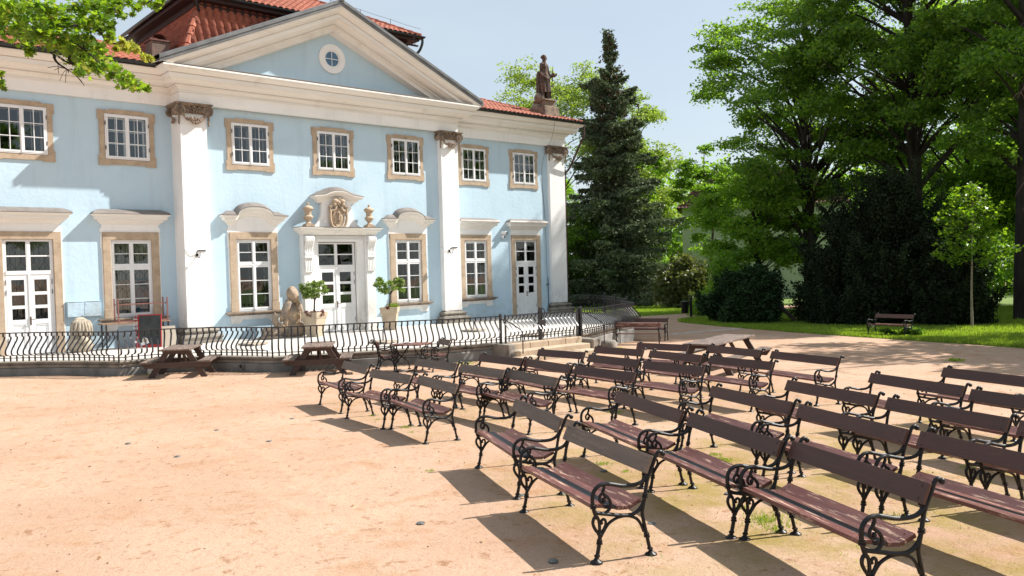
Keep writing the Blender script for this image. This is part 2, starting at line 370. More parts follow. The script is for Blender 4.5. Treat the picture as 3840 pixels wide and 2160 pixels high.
def noise2(x, y, seed=0):
    """cheap smooth value noise (numpy)"""
    r = np.random.default_rng(seed); g = r.random((64, 64))
    xi = np.floor(x).astype(int); yi = np.floor(y).astype(int); fx = x-xi; fy = y-yi
    fx = fx*fx*(3-2*fx); fy = fy*fy*(3-2*fy)
    a = g[xi % 64, yi % 64]; b = g[(xi+1) % 64, yi % 64]; c = g[xi % 64, (yi+1) % 64]; d = g[(xi+1) % 64, (yi+1) % 64]
    return a*(1-fx)*(1-fy)+b*fx*(1-fy)+c*(1-fx)*fy+d*fx*fy

def axis_coords(a, b, step, lo, hi):
    v = list(np.arange(a, b+1e-6, step)); s = step
    x = a
    L = []
    while x > lo: s *= 1.35; x -= s; L.append(max(x, lo))
    s = step; x = b; Rr = []
    while x < hi: s *= 1.35; x += s; Rr.append(min(x, hi))
    return np.array(L[::-1]+v+Rr)

def distseg(X, Y, pts):
    d = np.full(X.shape, 1e9)
    for (x0, y0), (x1, y1) in zip(pts[:-1], pts[1:]):
        dx, dy = x1-x0, y1-y0; t = np.clip(((X-x0)*dx+(Y-y0)*dy)/(dx*dx+dy*dy), 0, 1)
        d = np.minimum(d, np.hypot(X-x0-t*dx, Y-y0-t*dy))
    return d

CAPPATH = [(1.0, -1.5), (3.2, -1.6), (4.24, -2.17), (5.03, -2.91), (5.77, -3.83), (6.45, -4.95), (7.45, -5.0), (8.66, -5.86), (9.51, -7.42), (10.25, -7.8), (11.2, -8.12), (12.3, -8.5), (13.3, -8.95), (14.3, -9.35), (15.65, -9.62)]
CAPPATH2 = [(18.35, -9.62), (19.73, -9.32), (21.4, -8.6), (22.45, -8.2), (23.25, -8.0), (24.1, -6.6), (25.4, -5.8), (26.95, -3.75), (27.75, -2.4), (27.95, -0.8), (28.2, .6)]

def make_ground():
    xs = axis_coords(-1, 30, .14, -200, 320); ys = axis_coords(-28, -3, .14, -200, 330)
    X, Y = np.meshgrid(xs, ys, indexing='ij')
    Z = GX*(X-8)+GY*(Y+20)
    near = np.clip(1-np.maximum(np.abs(X-14)-17, 0)/8, 0, 1)*np.clip(1-np.maximum(np.abs(Y+15)-14, 0)/8, 0, 1)
    Z += near*((noise2(X*.9, Y*.9, 1)-.5)*.02+(noise2(X*3.1, Y*3.1, 2)-.5)*.008)
    nx, ny = X.shape
    V = np.stack([X.ravel(), Y.ravel(), Z.ravel()], 1)
    i = np.arange(nx-1)[:, None]*ny+np.arange(ny-1)[None]
    Fq = np.stack([i, i+ny, i+ny+1, i+1], -1).reshape(-1, 4)
    me = np_mesh('ground', V, Fq)
    moss = np.zeros(X.shape)
    for b in BN:
        if b[0] in ('A', 'B', 'C', '1', '2', 'G'): wd, s = .5, .7
        else: wd, s = .9, 1.0
        d = distseg(X, Y, [(b[1]-.1, b[2]), (b[3]-.1, b[4])]); k = s*.85 if b[2] < -19.5 else s*.35
        moss = np.maximum(moss, k*np.clip(1.35-d/wd, 0, 1))
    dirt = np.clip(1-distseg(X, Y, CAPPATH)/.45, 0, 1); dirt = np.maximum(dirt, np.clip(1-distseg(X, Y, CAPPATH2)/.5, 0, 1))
    track = np.zeros(X.shape)
    for pts in ([(4.2, -15.2), (4.35, -16.4), (4.2, -17.6), (3.9, -18.8), (3.75, -20.2), (3.7, -21.0)], [(4.75, -15.6), (4.75, -17), (4.45, -18.5), (4.2, -20), (4.2, -21.2)]):
        pts = [(p.x, p.y) for p in cr([(a, b, 0) for a, b in pts], 6)]
        track = np.maximum(track, .20*np.clip(1.3-distseg(X, Y, pts)/.09, 0, 1))
    for nm, A in (('moss', moss), ('dirt', dirt), ('track', track)):
        a = me.attributes.new(nm, 'FLOAT', 'POINT'); a.data.foreach_set('value', A.ravel().astype(np.float32))
    me.polygons.foreach_set('use_smooth', [True]*len(me.polygons))
    o = link_mesh('ground', me, GRAVEL); tag(o, kind='structure'); return o

def np_mesh(name, V, Fq, smooth=False):
    me = bpy.data.meshes.new(name); V = np.ascontiguousarray(V, np.float32); nv = len(V); nf, k = Fq.shape
    me.vertices.add(nv); me.vertices.foreach_set('co', V.ravel())
    me.loops.add(nf*k); me.loops.foreach_set('vertex_index', np.ascontiguousarray(Fq, np.int32).ravel())
    me.polygons.add(nf); me.polygons.foreach_set('loop_start', np.arange(0, nf*k, k, dtype=np.int32))
    if smooth: me.polygons.foreach_set('use_smooth', [True]*nf)
    me.update(calc_edges=True); return me

make_ground()

# ================================================================ lawns
LAWN1 = [(24.5, -34), (25.6, -24), (26.3, -21.2), (26.8, -19.6), (27.7, -17.1), (28.8, -14.1), (30, -10.8), (31.9, -6.5), (34.7, -1.5), (36.6, .2), (38.2, .6), (40.5, .2), (44, 1.0), (60, 3), (120, 6), (180, -60), (60, -90)]
LAWN2 = [(28.6, 12), (29.5, 6.8), (31.5, 6.0), (35, 5.9), (39.6, 5.6), (43.8, 5.5), (48, 5.4), (60, 7.5), (120, 11), (190, 60), (160, 190), (20, 140), (28, 30)]
GRASSBASE = pmat('lawn_soil_green', (.10, .17, .022), (.16, .22, .05), .9, 1.5, bstr=.9, bscale=40, bdist=.03)
def lawn(name, poly):
    P = [(p.x, p.y) for p in cr([(a, b, 0) for a, b in poly], 3, True)]
    mb = MB(); n = len(P); vs = [(x, y, gz(x, y)+.012) for x, y in P]+[(x, y, gz(x, y)-.05) for x, y in P]
    mb.add(vs, [tuple(range(n))]+[(i, i+n, (i+1) % n+n, (i+1) % n) for i in range(n)])
    o = mb.build(name, GRASSBASE); tag(o, kind='structure'); return P
L1 = lawn('lawn', LAWN1); L2 = lawn('lawn', LAWN2)

def inpoly(X, Y, P):
    ins = np.zeros(X.shape, bool); n = len(P); j = n-1
    for i in range(n):
        xi, yi = P[i]; xj, yj = P[j]
        c = ((yi > Y) != (yj > Y)) & (X < (xj-xi)*(Y-yi)/(yj-yi+1e-12)+xi); ins ^= c; j = i
    return ins
GRASS = leafmat('grass_blades', (.15, .245, .028), (.31, .39, .07), .5, .5, (1.35, 1.4, .5))

def blades(x, y, h, wdt, lean=.35):
    n = len(x); a = rng.random(n)*2*np.pi; z = GX*(x-8)+GY*(y+20)
    dx, dy = np.cos(a)*wdt, np.sin(a)*wdt; b = rng.random(n)*2*np.pi; l = rng.random(n)*lean
    V = np.empty((n, 3, 3)); V[:, 0] = np.stack([x-dx, y-dy, z], 1); V[:, 1] = np.stack([x+dx, y+dy, z], 1)
    V[:, 2] = np.stack([x+np.cos(b)*h*l, y+np.sin(b)*h*l, z+h], 1)
    return V.reshape(-1, 3), np.arange(n*3).reshape(-1, 3)
def scatter_grass():
    parts = []
    # near lawn edge dense, thinning outwards
    n = 190000; r = rng.random(n); d = 26+38*r**1.6; th = np.radians(44+34*rng.random(n)); x = d*np.sin(th); y = -27.8+d*np.cos(th)
    x = np.concatenate([x, 30+30*rng.random(60000)]); y = np.concatenate([y, 3+26*rng.random(60000)])
    # extra strip along the yard's edge
    t = rng.random(50000)*(len(L1)-1); i = t.astype(int); f = t-i; A = np.array(L1)
    ex = A[i, 0]*(1-f)+A[i+1, 0]*f+np.abs(rng.normal(0, 1.0, len(t))); ey = A[i, 1]*(1-f)+A[i+1, 1]*f+rng.normal(0, .35, len(t))
    x = np.concatenate([x, ex]); y = np.concatenate([y, ey])
    k = inpoly(x, y, L1) | inpoly(x, y, L2); x, y = x[k], y[k]; dist = np.hypot(x, y+27.8)
    h = (.05+.07*rng.random(len(x)))*(1+.5*noise2(x*.7, y*.7, 5)); wd = .006+.00042*dist
    V, Fq = blades(x, y, h, wd)
    o = link_mesh('grass', np_mesh('grass', V, Fq), GRASS); tag(o, kind='stuff')
scatter_grass()

# ================================================================ terrace
m, n_, out = nodes('pale_paving'); v = coords(n_)
br = N(n_, 'ShaderNodeTexBrick'); br.offset = 0.5; br.inputs['Scale'].default_value = 1.0; br.inputs['Brick Width'].default_value = .6; br.inputs['Row Height'].default_value = .4
br.inputs['Mortar Size'].default_value = .006; br.inputs['Color1'].default_value = (.56, .53, .49, 1); br.inputs['Color2'].default_value = (.51, .48, .445, 1); br.inputs['Mortar'].default_value = (.34, .31, .28, 1)
n_.links.new(v, br.inputs['Vector'])
c_ = mixc(n_, .5, br.outputs['Color'], ramp(n_, noise(n_, v, 1.3, 6), [(.35, (.8, .78, .74)), (.65, (1.05, 1.05, 1.05))]), 'MULTIPLY')
principled(n_, out, c_, .85, bump(n_, noise(n_, v, 30, 3), .2, .004), 0, .2); PAVER = m
TP = [(1.0, 0.2)]+[(x, y+.12) for x, y in CAPPATH]+[(15.7, -9.6), (18.3, -9.6)]+[(x-.02, y+.14) for x, y in CAPPATH2[:-3]]+[(27.66, -2.2), (27.72, .2)]
mb = MB(); mb.slab(TP, -1.2, .2)
tag(mb.build('terrace', PAVER), kind='structure')

CAPM = STONE
def curve2(path, k=3):
    return [(p.x, p.y) for p in cr([(a, b, 0) for a, b in path], k)]
def low_wall(path, label, loc):
    root = empty('terrace_wall', loc, label, 'low wall', 'low walls edging the terrace')
    mb = MB(); mb.sweep(path, [(-.30, -.9), (0, -.9), (0, .02), (-.02, .045), (-.05, .05), (-.30, .05)], side=1); mb.build('plinth', WALLR, root, True)
    mb = MB(); mb.sweep(path, [(-.28, .052), (-.055, .052), (-.02, .06), (-.015, .12), (-.055, .135), (-.055, .15), (-.01, .165), (.0, .205), (-.015, .222), (-.30, .225)], side=1)
    mb.build('coping', STONE, root, True); return root
low_wall(CAPPATH, 'grey rendered low wall with stone coping, curving left of the steps', (8, -6.2, -.2))
low_wall(CAPPATH2, 'grey rendered low wall with stone coping, curving right of the steps', (22, -8.4, -.3))
root = empty('drain_pipe', (9.0, -6.55, -.05), 'round dark drain pipe opening in the terrace wall behind the picnic table', 'drain pipe')
mb = MB(); mb.tube([(9.3, -6.45, -.03), (8.98, -6.62, -.03)], .075, 16); mb.build('pipe', WALLR, root, True)
mb = MB(); mb.tube([(9.3, -6.45, -.03), (8.973, -6.624, -.03)], .05, 16); mb.build('bore', BLACKP, root, True)

root = empty('stone_steps', (17, -10.3, -.25), 'worn sandstone steps leading up to the terrace gate', 'steps')
for k, (z0, y0) in enumerate([(.206, -9.98), (.03, -10.38), (-.12, -10.78)]):
    for s_ in range(4):
        xa = 15.55+s_*.73-(k*.12); xb = xa+.722+(k*.06); mb = MB()
        if k == 2 and s_ in (0,): pass
        mb.box(xa, xb, y0+.0, y0+.52, z0-.55+k*.003, z0-.0); mb.build('step', SAND if k else SAND, root, True, bevel=.025)
mb = MB(); mb.box(15.25, 15.52, -10.2, -9.0, -.6, .215); mb.build('cheek_block', STONE, root, True, bevel=.03)
mb = MB(); mb.box(18.50, 18.85, -10.4, -9.2, -.6, .14); mb.build('cheek_block', STONE, root, True, bevel=.03)
for (x, y, h, lab) in ((15.55, -10.05, .30, 'squat round stone bollard left of the steps'), (20.15, -9.55, .28, 'squat round stone bollard right of the steps')):
    root = MB().lathe((x, y, gz(x, y)-.1), [(.27, 0), (.28, h*.6), (.26, h+.02), (.20, h+.09), (.02, h+.1)], 18).build('bollard', STONE, smooth=50); root.location = (0, 0, 0); tag(root, lab, 'bollard', 'stone bollards at the terrace steps')

# ================================================================ manor house
YW, YC, YP, YP3 = 0.0, -.573, -.828, -.155
XL, X1, X1R, X2L, X2, XR = -4.0, 9.71, 10.56, 20.05, 20.9, 27.7
ZB = .2
house = empty('manor_house', (15.3, 3.0, .2), 'pale blue manor house with white pilasters, pediment and red tiled roofs', 'house')

UW = 1.32; UZ = (6.12, 7.52)           # upper sash opening
LWZ = (1.14, 3.60)
UPPER = [(5.39, YW), (8.32, YW), (12.13, YC), (15.31, YC), (18.48, YC), (22.34, YW), (25.24, YW)]
LOWER = [(8.32, YW), (12.13, YC), (18.48, YC), (22.34, YW)]
DOORS = [(5.43, YW), (25.25, YW)]

def wall(name, x0, x1, y, z0, z1, ops, th=.45, mat=BLUE):
    xs = sorted({x0, x1}|{a for o in ops for a in (o[0], o[1])}); zs = sorted({z0, z1}|{a for o in ops for a in (o[2], o[3])})
    mb = MB()
    def hole(cx, cz): return any(o[0] < cx < o[1] and o[2] < cz < o[3] for o in ops)
    for i in range(len(xs)-1):
        for j in range(len(zs)-1):
            if hole((xs[i]+xs[i+1])/2, (zs[j]+zs[j+1])/2): continue
            mb.add([(xs[i], y, zs[j]), (xs[i+1], y, zs[j]), (xs[i+1], y, zs[j+1]), (xs[i], y, zs[j+1])], [(0, 1, 2, 3)])
    for a, b, c, d in ops:   # reveals
        for q in ([(a, c), (b, c)], [(b, c), (b, d)], [(b, d), (a, d)], [(a, d), (a, c)]):
            mb.add([(q[0][0], y, q[0][1]), (q[1][0], y, q[1][1]), (q[1][0], y+th, q[1][1]), (q[0][0], y+th, q[0][1])], [(0, 1, 2, 3)])
    return mb.build(name, mat, house, True)

def op_u(c): return (c-UW/2-.01, c+UW/2+.01, UZ[0]-.01, UZ[1]+.01)
def op_l(c): return (c-.64, c+.64, 1.14, 3.60)
def op_d(c): return (c-.68, c+.68, ZB, 3.60)
PW = .80
wall('wall', XL, X1, YW, -1, 9.0, [op_u(c) for c, y in UPPER if c < 9]+[op_l(8.32), op_d(5.43)])
wall('wall', X1+.002, X2-.002, YC, -1, 9.0, [op_u(c) for c, y in UPPER if 10 < c < 20]+[op_l(12.13), op_l(18.48), (15.305-PW, 15.305+PW, ZB, 3.50)])
wall('wall', X2, XR, YW, -1, 9.0, [op_u(c) for c, y in UPPER if c > 21]+[op_l(22.34), op_d(25.25)])
mb = MB()
for x, s in ((X1+.001, 1), (X2-.001, 1)): mb.add([(x, YC, -1), (x, YW+.3, -1), (x, YW+.3, 9), (x, YC, 9)], [(0, 1, 2, 3)])
mb.add([(XR, 0, -2), (XR, 11, -2), (XR, 11, 9), (XR, 0, 9)], [(0, 1, 2, 3)]); mb.add([(XL, 11, -1), (XR, 11, -1), (XR, 11, 9), (XL, 11, 9)], [(0, 1, 2, 3)])
mb.add([(XL, 0, -1), (XL, 11, -1), (XL, 11, 9), (XL, 0, 9)], [(0, 1, 2, 3)]); mb.build('wall', BLUE, house, True)
# dark interior backing behind every opening
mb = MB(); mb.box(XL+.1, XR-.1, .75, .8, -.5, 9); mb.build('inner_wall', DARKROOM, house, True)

# --- pilasters
def pilaster(x0, x1, yf, yb, ret=True):
    s = MB(); s.box(x0, x1, yf, yb, .60, 7.96); sh = s.build('pilaster', WHITE, house, True)
    b = MB(); xa, xb = x0-.12, x1+.12; c = [(0, ZB-.3), (.20, ZB-.3), (.20, .34), (.22, .36), (.24, .40), (.22, .455), (.15, .47), (.10, .50), (.10, .54), (.14, .56), (.15, .60), (.12, .64), (.03, .66), (.0, .70), (0, .71)]
    b.sweep([(x0+.02, yb), (x0+.02, yf+.02), (x1-.02, yf+.02), (x1-.02, yb)], [(e+.02, z) for e, z in c], side=1)
    b.build('base', STONE, sh, smooth=40)
    return sh
def spiral(cx, cz, r, turns, dr, s=1, a0=0.0, n=26):
    out = []
    for i in range(n+1):
        t = i/n; a = a0+s*turns*2*math.pi*t; rr = r*(1-t)**.8+.008; out.append((cx+rr*math.cos(a), cz+rr*math.sin(a)))
    return out
def capital(sh, x0, x1, yf, yb, zt=7.96):
    mb = MB(); cx = (x0+x1)/2; hw = (x1-x0)/2
    # abacus: concave slab
    prof = [(0, zt-.10), (.10, zt-.085), (.14, zt-.055), (.17, zt-.04), (.17, zt)]
    mb.sweep([(x0, yb), (x0, yf), (x1, yf), (x1, yb)], [(e, z) for e, z in prof]+[(0, zt)], side=1)
    # body with egg and dart
    mb.box(x0-.02, x1+.02, yf-.03, yb, zt-.32, zt-.09)
    for k in range(7): mb.ball((x0+.16+k*(x1-x0-.32)/6, yf-.05, zt-.245), .05, 8, 6, (.75, .6, 1.2))
    for k in range(13): mb.ball((x0+.13+k*(x1-x0-.26)/12, yf-.045, zt-.325), .018, 6, 4)
    for sx in (-1, 1):
        vx = cx+sx*(hw+.02); vz = zt-.235
        mb.lathe((vx, yf-.10, vz), [(.175, 0), (.175, .06)], 22, 'y')
        mb.tube([(p[0], yf-.11, p[1]) for p in spiral(vx, vz, .165, 2.1, 0, -sx, math.pi/2)], .025, 6)
        mb.ball((vx, yf-.12, vz), .04, 8, 6)
        for k in range(5): a = k*1.257; mb.ball((vx+.05*math.cos(a), yf-.115, vz+.05*math.sin(a)), .022, 6, 4)
        mb.tube([(p.x, p.y, p.z) for p in cr([(vx, yf-.10, vz+.15), (cx+sx*.24, yf-.10, vz+.17), (cx+sx*.10, yf-.07, vz+.05)], 5)], .028, 6)
        # hanging strap and tassel
        mb.tube([(p.x, p.y, p.z) for p in cr([(vx, yf-.13, vz-.02), (vx-sx*.13, yf-.10, zt-.44), (cx+sx*.20, yf-.09, zt-.56)], 5)], .042, 6)
        mb.tube([(vx+sx*.03, yf-.05, vz-.12), (vx+sx*.03, yf-.05, zt-.52)], [.03, .042], 6); mb.ball((vx+sx*.03, yf-.05, zt-.60), .055, 8, 6, (.7, .7, 2.2))
        # side scroll seen along the return
        mb.tube([(vx-sx*.0, yy, vz) for yy in (yf-.05, yf+.05, yf+.15, min(yb-.02, yf+.3))], [.15, .12, .11, .14], 14)
        if yb-yf > .5: mb.lathe((x0-.05, yb-.1, vz), [(.13, 0), (.13, .06)], 14, 'y') if sx < 0 else None
    r = random.Random(3)
    for k in range(46):
        t = r.random()*2-1; a = r.random(); mb.ball((cx+t*.24, yf-.07-r.random()*.07, zt-.48-a*.17*(1-t*t)), .034+.026*r.random(), 6, 5)
    mb.ball((cx, yf-.09, zt-.10), .05, 8, 6); mb.ball((cx, yf-.10, zt-.03), .035, 8, 6)
    for k in range(6): a = k*1.047; mb.ball((cx+.055*math.cos(a), yf-.09, zt-.15+.055*math.sin(a)), .03, 6, 4)
    if yb-yf > .5:
        for k in range(20): mb.ball((x0-.06-r.random()*.05, yf+.22+r.random()*.26, zt-.45-r.random()*.16), .035, 6, 5)
    return mb.build('capital', SANDDARK, sh, smooth=60)
p1 = pilaster(X1, X1R, YP, YW+.2); capital(p1, X1, X1R, YP, YW)
p2 = pilaster(X2L, X2, YP, YW+.2); capital(p2, X2L, X2, YP, YC)
p3 = pilaster(26.74, XR+.012, YP3, YW+.2); capital(p3, 26.74, XR, YP3, YW)

# --- entablature
PATH = [(XL-.1, -.09), (X1, -.09), (X1, YP-.01), (X2, YP-.01), (X2, YP3-.01), (XR+.02, YP3-.01), (XR+.02, 11.1), (XL-.1, 11.1)]
mb = MB(); mb.sweep(PATH, [(-.2, 7.95), (.005, 7.95), (.005, 8.30), (-.2, 8.30)], side=1); mb.build('frieze', WHITE, house, True)
CP = [(-.02, 8.30), (.05, 8.305), (.05, 8.335), (.02, 8.337), (.02, 8.36), (.035, 8.40), (.07, 8.44), (.12, 8.462), (.14, 8.463), (.14, 8.505), (.11, 8.507), (.11, 8.525), (.17, 8.53), (.25, 8.545), (.33, 8.58), (.385, 8.63), (.41, 8.67), (.44, 8.672), (.44, 8.655), (.47, 8.655), (.47, 8.785), (.435, 8.787), (.435, 8.805), (.49, 8.81), (.53, 8.835), (.58, 8.85), (.64, 8.885), (.665, 8.93), (.665, 8.945), (.70, 8.947), (.70, 9.0), (.3, 9.03), (-.4, 9.05)]
mb = MB(); mb.sweep(PATH, CP, side=1); mb.build('cornice', CREAM, house, True, smooth=22)

# --- pediment
AP = 15.305; SL = .452; COS = 1/math.sqrt(1+SL*SL); ZA = 11.13
mb = MB(); mb.add([(AP-5.2, YC-.002, 8.9), (AP+5.2, YC-.002, 8.9), (AP, YC-.002, ZA+.2)], [(0, 1, 2)])
ty = mb.build('tympanum', BLUE, house, True)
def rake(prof, mat, name, zend=9.03, xm=99):
    mb = MB(); vs = []; k = len(prof)
    for e, h in prof:
        zt = ZA+h/COS; xe = min((zt-zend)/SL, xm); y = YP+.0-e
        vs += [(AP-xe, y, zt-SL*xe), (AP, y, zt), (AP+xe, y, zt-SL*xe)]
    fs = []
    for i in range(k-1):
        for j in (0, 1): fs.append((i*3+j, i*3+j+1, (i+1)*3+j+1, (i+1)*3+j))
    mb.add(vs, fs); return mb.build(name, mat, house, True, smooth=24)
Z0 = 8.30
RP = [(YP-YC+0.0, -.03)]+[(max(e, -.02) if i else .0, (z-Z0)*1.0) for i, (e, z) in enumerate(CP[:-2])]+[(.70, .74), (YP-YC, .78)]
rake(RP, CREAM, 'raking_cornice')
rake([(.69, .69), (.74, .70), (.75, .90), (.60, .93), (-.9, .97), (-.9, .70)], LEAD, 'lead_capping', 8.98, 6.42)
mb = MB()
for sx in (-1, 1):
    mb.bar((AP+sx*6.38, YP-.30, ZA+.80/COS-SL*6.38), (AP, YP-.30, ZA+.80/COS), .95, .012, (0, 0, 1))
mb.ball((AP, YP-.72, ZA+.87/COS), .10, 10, 8, (1, 1, .8)); mb.build('ridge_cap', LEAD, house, True)
mb = MB(); mb.box(AP-5.9, AP+5.9, YP-.68, YC-.01, 9.035, 9.055); mb.build('cornice_flashing', HOODTOP, house, True)
# oculus
ocx, ocz, ocr = 15.375, 10.20, .53
mb = MB(); mb.lathe((ocx, YC-.05, ocz), [(ocr, 0), (ocr, .06)], 40, 'y'); ring = MB()
def annulus(mb, c, r0, r1, y0, y1, n=40):
    vs = []
    for r, y in ((r0, y1), (r0, y0), (r1, y0), (r1, y1)):
        for k in range(n): a = 2*math.pi*k/n; vs.append((c[0]+r*math.cos(a), y, c[1]+r*math.sin(a)))
    fs = [(i*n+k, i*n+(k+1) % n, (i+1)*n+(k+1) % n, (i+1)*n+k) for i in range(3) for k in range(n)]
    mb.add(vs, fs)
mb = MB(); annulus(mb, (ocx, ocz), .33, ocr, YC-.06, YC); oc = mb.build('round_window', WHITE, house, True, smooth=40)
mb = MB(); annulus(mb, (ocx, ocz), .27, .345, YC-.03, YC); mb.box(ocx-.012, ocx+.012, YC-.02, YC-.004, ocz-.28, ocz+.28); mb.box(ocx-.28, ocx+.28, YC-.021, YC-.005, ocz-.012, ocz+.012); mb.build('frame', FRAMEW, oc, smooth=40)
mb = MB(); mb.lathe((ocx, YC-.012, ocz), [(.30, 0), (.30, .004)], 32, 'y')
OCG = pmat('blue_reflecting_glass', (.05, .14, .25), (.03, .09, .17), .08, 3, bstr=0, spec=.8); mb.build('pane', OCG, oc)

# --- windows
def sash(mb, x0, x1, z0, z1, y, cols, rows, fr=.055, mun=.022, d=.04):
    """one casement leaf"""
    mb.box(x0, x0+fr, y, y+d, z0, z1); mb.box(x1-fr, x1, y, y+d, z0, z1); mb.box(x0+fr, x1-fr, y+.001, y+d-.001, z0, z0+fr); mb.box(x0+fr, x1-fr, y+.001, y+d-.001, z1-fr, z1)
    for i in range(1, cols): x = x0+fr+(x1-x0-2*fr)*i/cols; mb.box(x-mun/2, x+mun/2, y+.006, y+d-.008, z0+fr, z1-fr)
    for i in range(1, rows): z = z0+fr+(z1-z0-2*fr)*i/rows; mb.box(x0+fr, x1-fr, y+.007, y+d-.009, z-mun/2, z+mun/2)
def glass(x0, x1, z0, z1, y, par):
    mb = MB(); mb.add([(x0, y, z0), (x1, y, z0), (x1, y, z1), (x0, y, z1)], [(0, 1, 2, 3)]); return mb.build('pane', GLASS, par)
def inner(mb, x0, x1, z0, z1, y):
    """white reveal lining of the box window"""
    t = .30
    for q in ([(x0, z0), (x0, z1)], [(x1, z1), (x1, z0)], [(x0, z1), (x1, z1)], [(x1, z0), (x0, z0)]):
        mb.add([(q[0][0], y, q[0][1]), (q[1][0], y, q[1][1]), (q[1][0], y+t, q[1][1]), (q[0][0], y+t, q[0][1])], [(0, 1, 2, 3)])
def upper_window(c, y):
    w = .82; z0, z1 = 5.92, 7.68
    mb = MB(); yf = y-.05; ea = .045
    out = [(c-w-ea, z0), (c-w+.28, z0), (c-w+.30, z0+.03), (c+w-.30, z0+.03), (c+w-.28, z0), (c+w+ea, z0), (c+w+ea, z0+.30), (c+w, z0+.34), (c+w, z1-.36), (c+w+ea, z1-.32), (c+w+ea, z1-.04), (c+w-.26, z1-.04), (c+w-.32, z1), (c-w+.32, z1), (c-w+.26, z1-.04), (c-w-ea, z1-.04), (c-w-ea, z1-.32), (c-w, z1-.36), (c-w, z0+.34), (c-w-ea, z0+.30)]
    a, b, cc, d = op_u(c); inn = [(a, cc), (b, cc), (b, d), (a, d)]
    n = len(out); k = 4
    vs = [(p[0], yf, p[1]) for p in out]+[(p[0], y, p[1]) for p in out]+[(p[0], yf, p[1]) for p in inn]+[(p[0], y+.02, p[1]) for p in inn]
    o1 = 2*n; fs = [(i, (i+1) % n, (i+1) % n+n, i+n) for i in range(n)]+[(o1+i, o1+(i+1) % 4, o1+4+(i+1) % 4, o1+4+i) for i in range(4)]
    # face with hole: fan strips
    fs += [tuple([0, 1, 2, 3, 4, 5]+[o1+1, o1+0]), tuple([5, 6, 7, 8, 9, 10]+[o1+2, o1+1]), tuple([10, 11, 12, 13, 14, 15]+[o1+3, o1+2]), tuple([15, 16, 17, 18, 19, 0]+[o1+0, o1+3])]
    mb.add(vs, fs); f = mb.build('window', SAND, house, True)
    s = MB(); ys = yf-.01; z0s, z1s = UZ
    x0, x1 = c-UW/2, c+UW/2; fr = .035
    s.box(x0, x1, ys, ys+.09, z0s, z0s+fr); s.box(x0, x1, ys, ys+.09, z1s-fr, z1s); s.box(x0, x0+fr, ys+.002, ys+.088, z0s+fr, z1s-fr); s.box(x1-fr, x1, ys+.002, ys+.088, z0s+fr, z1s-fr)
    sash(s, x0+fr+.002, c-.002, z0s+fr+.002, z1s-fr-.002, ys-.01, 2, 3); sash(s, c+.002, x1-fr-.002, z0s+fr+.002, z1s-fr-.002, ys-.01, 2, 3)
    s.box(c-.025, c+.025, ys-.025, ys-.008, z0s+fr, z1s-fr)
    s.build('sash', FRAMEW, f)
    g = glass(x0+.05, x1-.05, z0s+.05, z1s-.05, ys+.008, f)
    s = MB(); inner(s, x0+.03, x1-.03, z0s+.03, z1s-.03, ys+.05); sash(s, x0+.08, c, z0s+.06, z1s-.06, y+.17, 2, 3); sash(s, c, x1-.08, z0s+.06, z1s-.06, y+.17, 2, 3); s.build('inner_sash', FRAMEW, f)
    for sx in (-1, 1):
        for zz in (.28, 1.05): h = MB(); h.box(c+sx*(UW/2-.01)-.012, c+sx*(UW/2-.01)+.012, ys-.022, ys+.0, z0s+zz, z0s+zz+.12); h.build('hinge', LEAD, f)
    return f
for c, y in UPPER: upper_window(c, y)

def lattice(mb, x0, x1, z0, z1, y, r=.009):
    """wrought grille with Y shaped bars"""
    w = x1-x0
    for i, t in enumerate((.25, .75)):
        cx = x0+w*t
        nz = max(1, round((z1-z0)/.62)); H = (z1-z0)/nz
        for k in range(nz):
            b = z0+k*H
            for sx in (-1, 1):
                mb.tube([(p.x, p.y, p.z) for p in cr([(cx+sx*.015, y, b), (cx+sx*.02, y, b+H*.22), (cx+sx*w*.22, y, b+H*.42), (cx+sx*w*.23, y, b+H*.70), (cx+sx*.04, y, b+H*.93), (cx+sx*.015, y, b+H)], 2)], r, 4, caps=False)
            mb.tube([(cx, y, b), (cx, y, b+H)], r*.8, 4, caps=False)
    for i in range(1, 4):
        if i == 2: mb.tube([(x0+w*.5, y, z0), (x0+w*.5, y, z1)], r*.8, 4, caps=False)
    mb.box(x0, x1, y-.01, y+.01, z0+.02, z0+.035)
def stone_surround(mb, c, yf, y, w, z0, z1, ow, oz):
    """three sided frame w outer half width, ow inner half width"""
    mb.box(c-w, c-ow, yf, y, z0, z1-.001); mb.box(c+ow, c+w, yf, y, z0, z1-.001); mb.box(c-w, c+w, yf-.002, y, oz, z1)
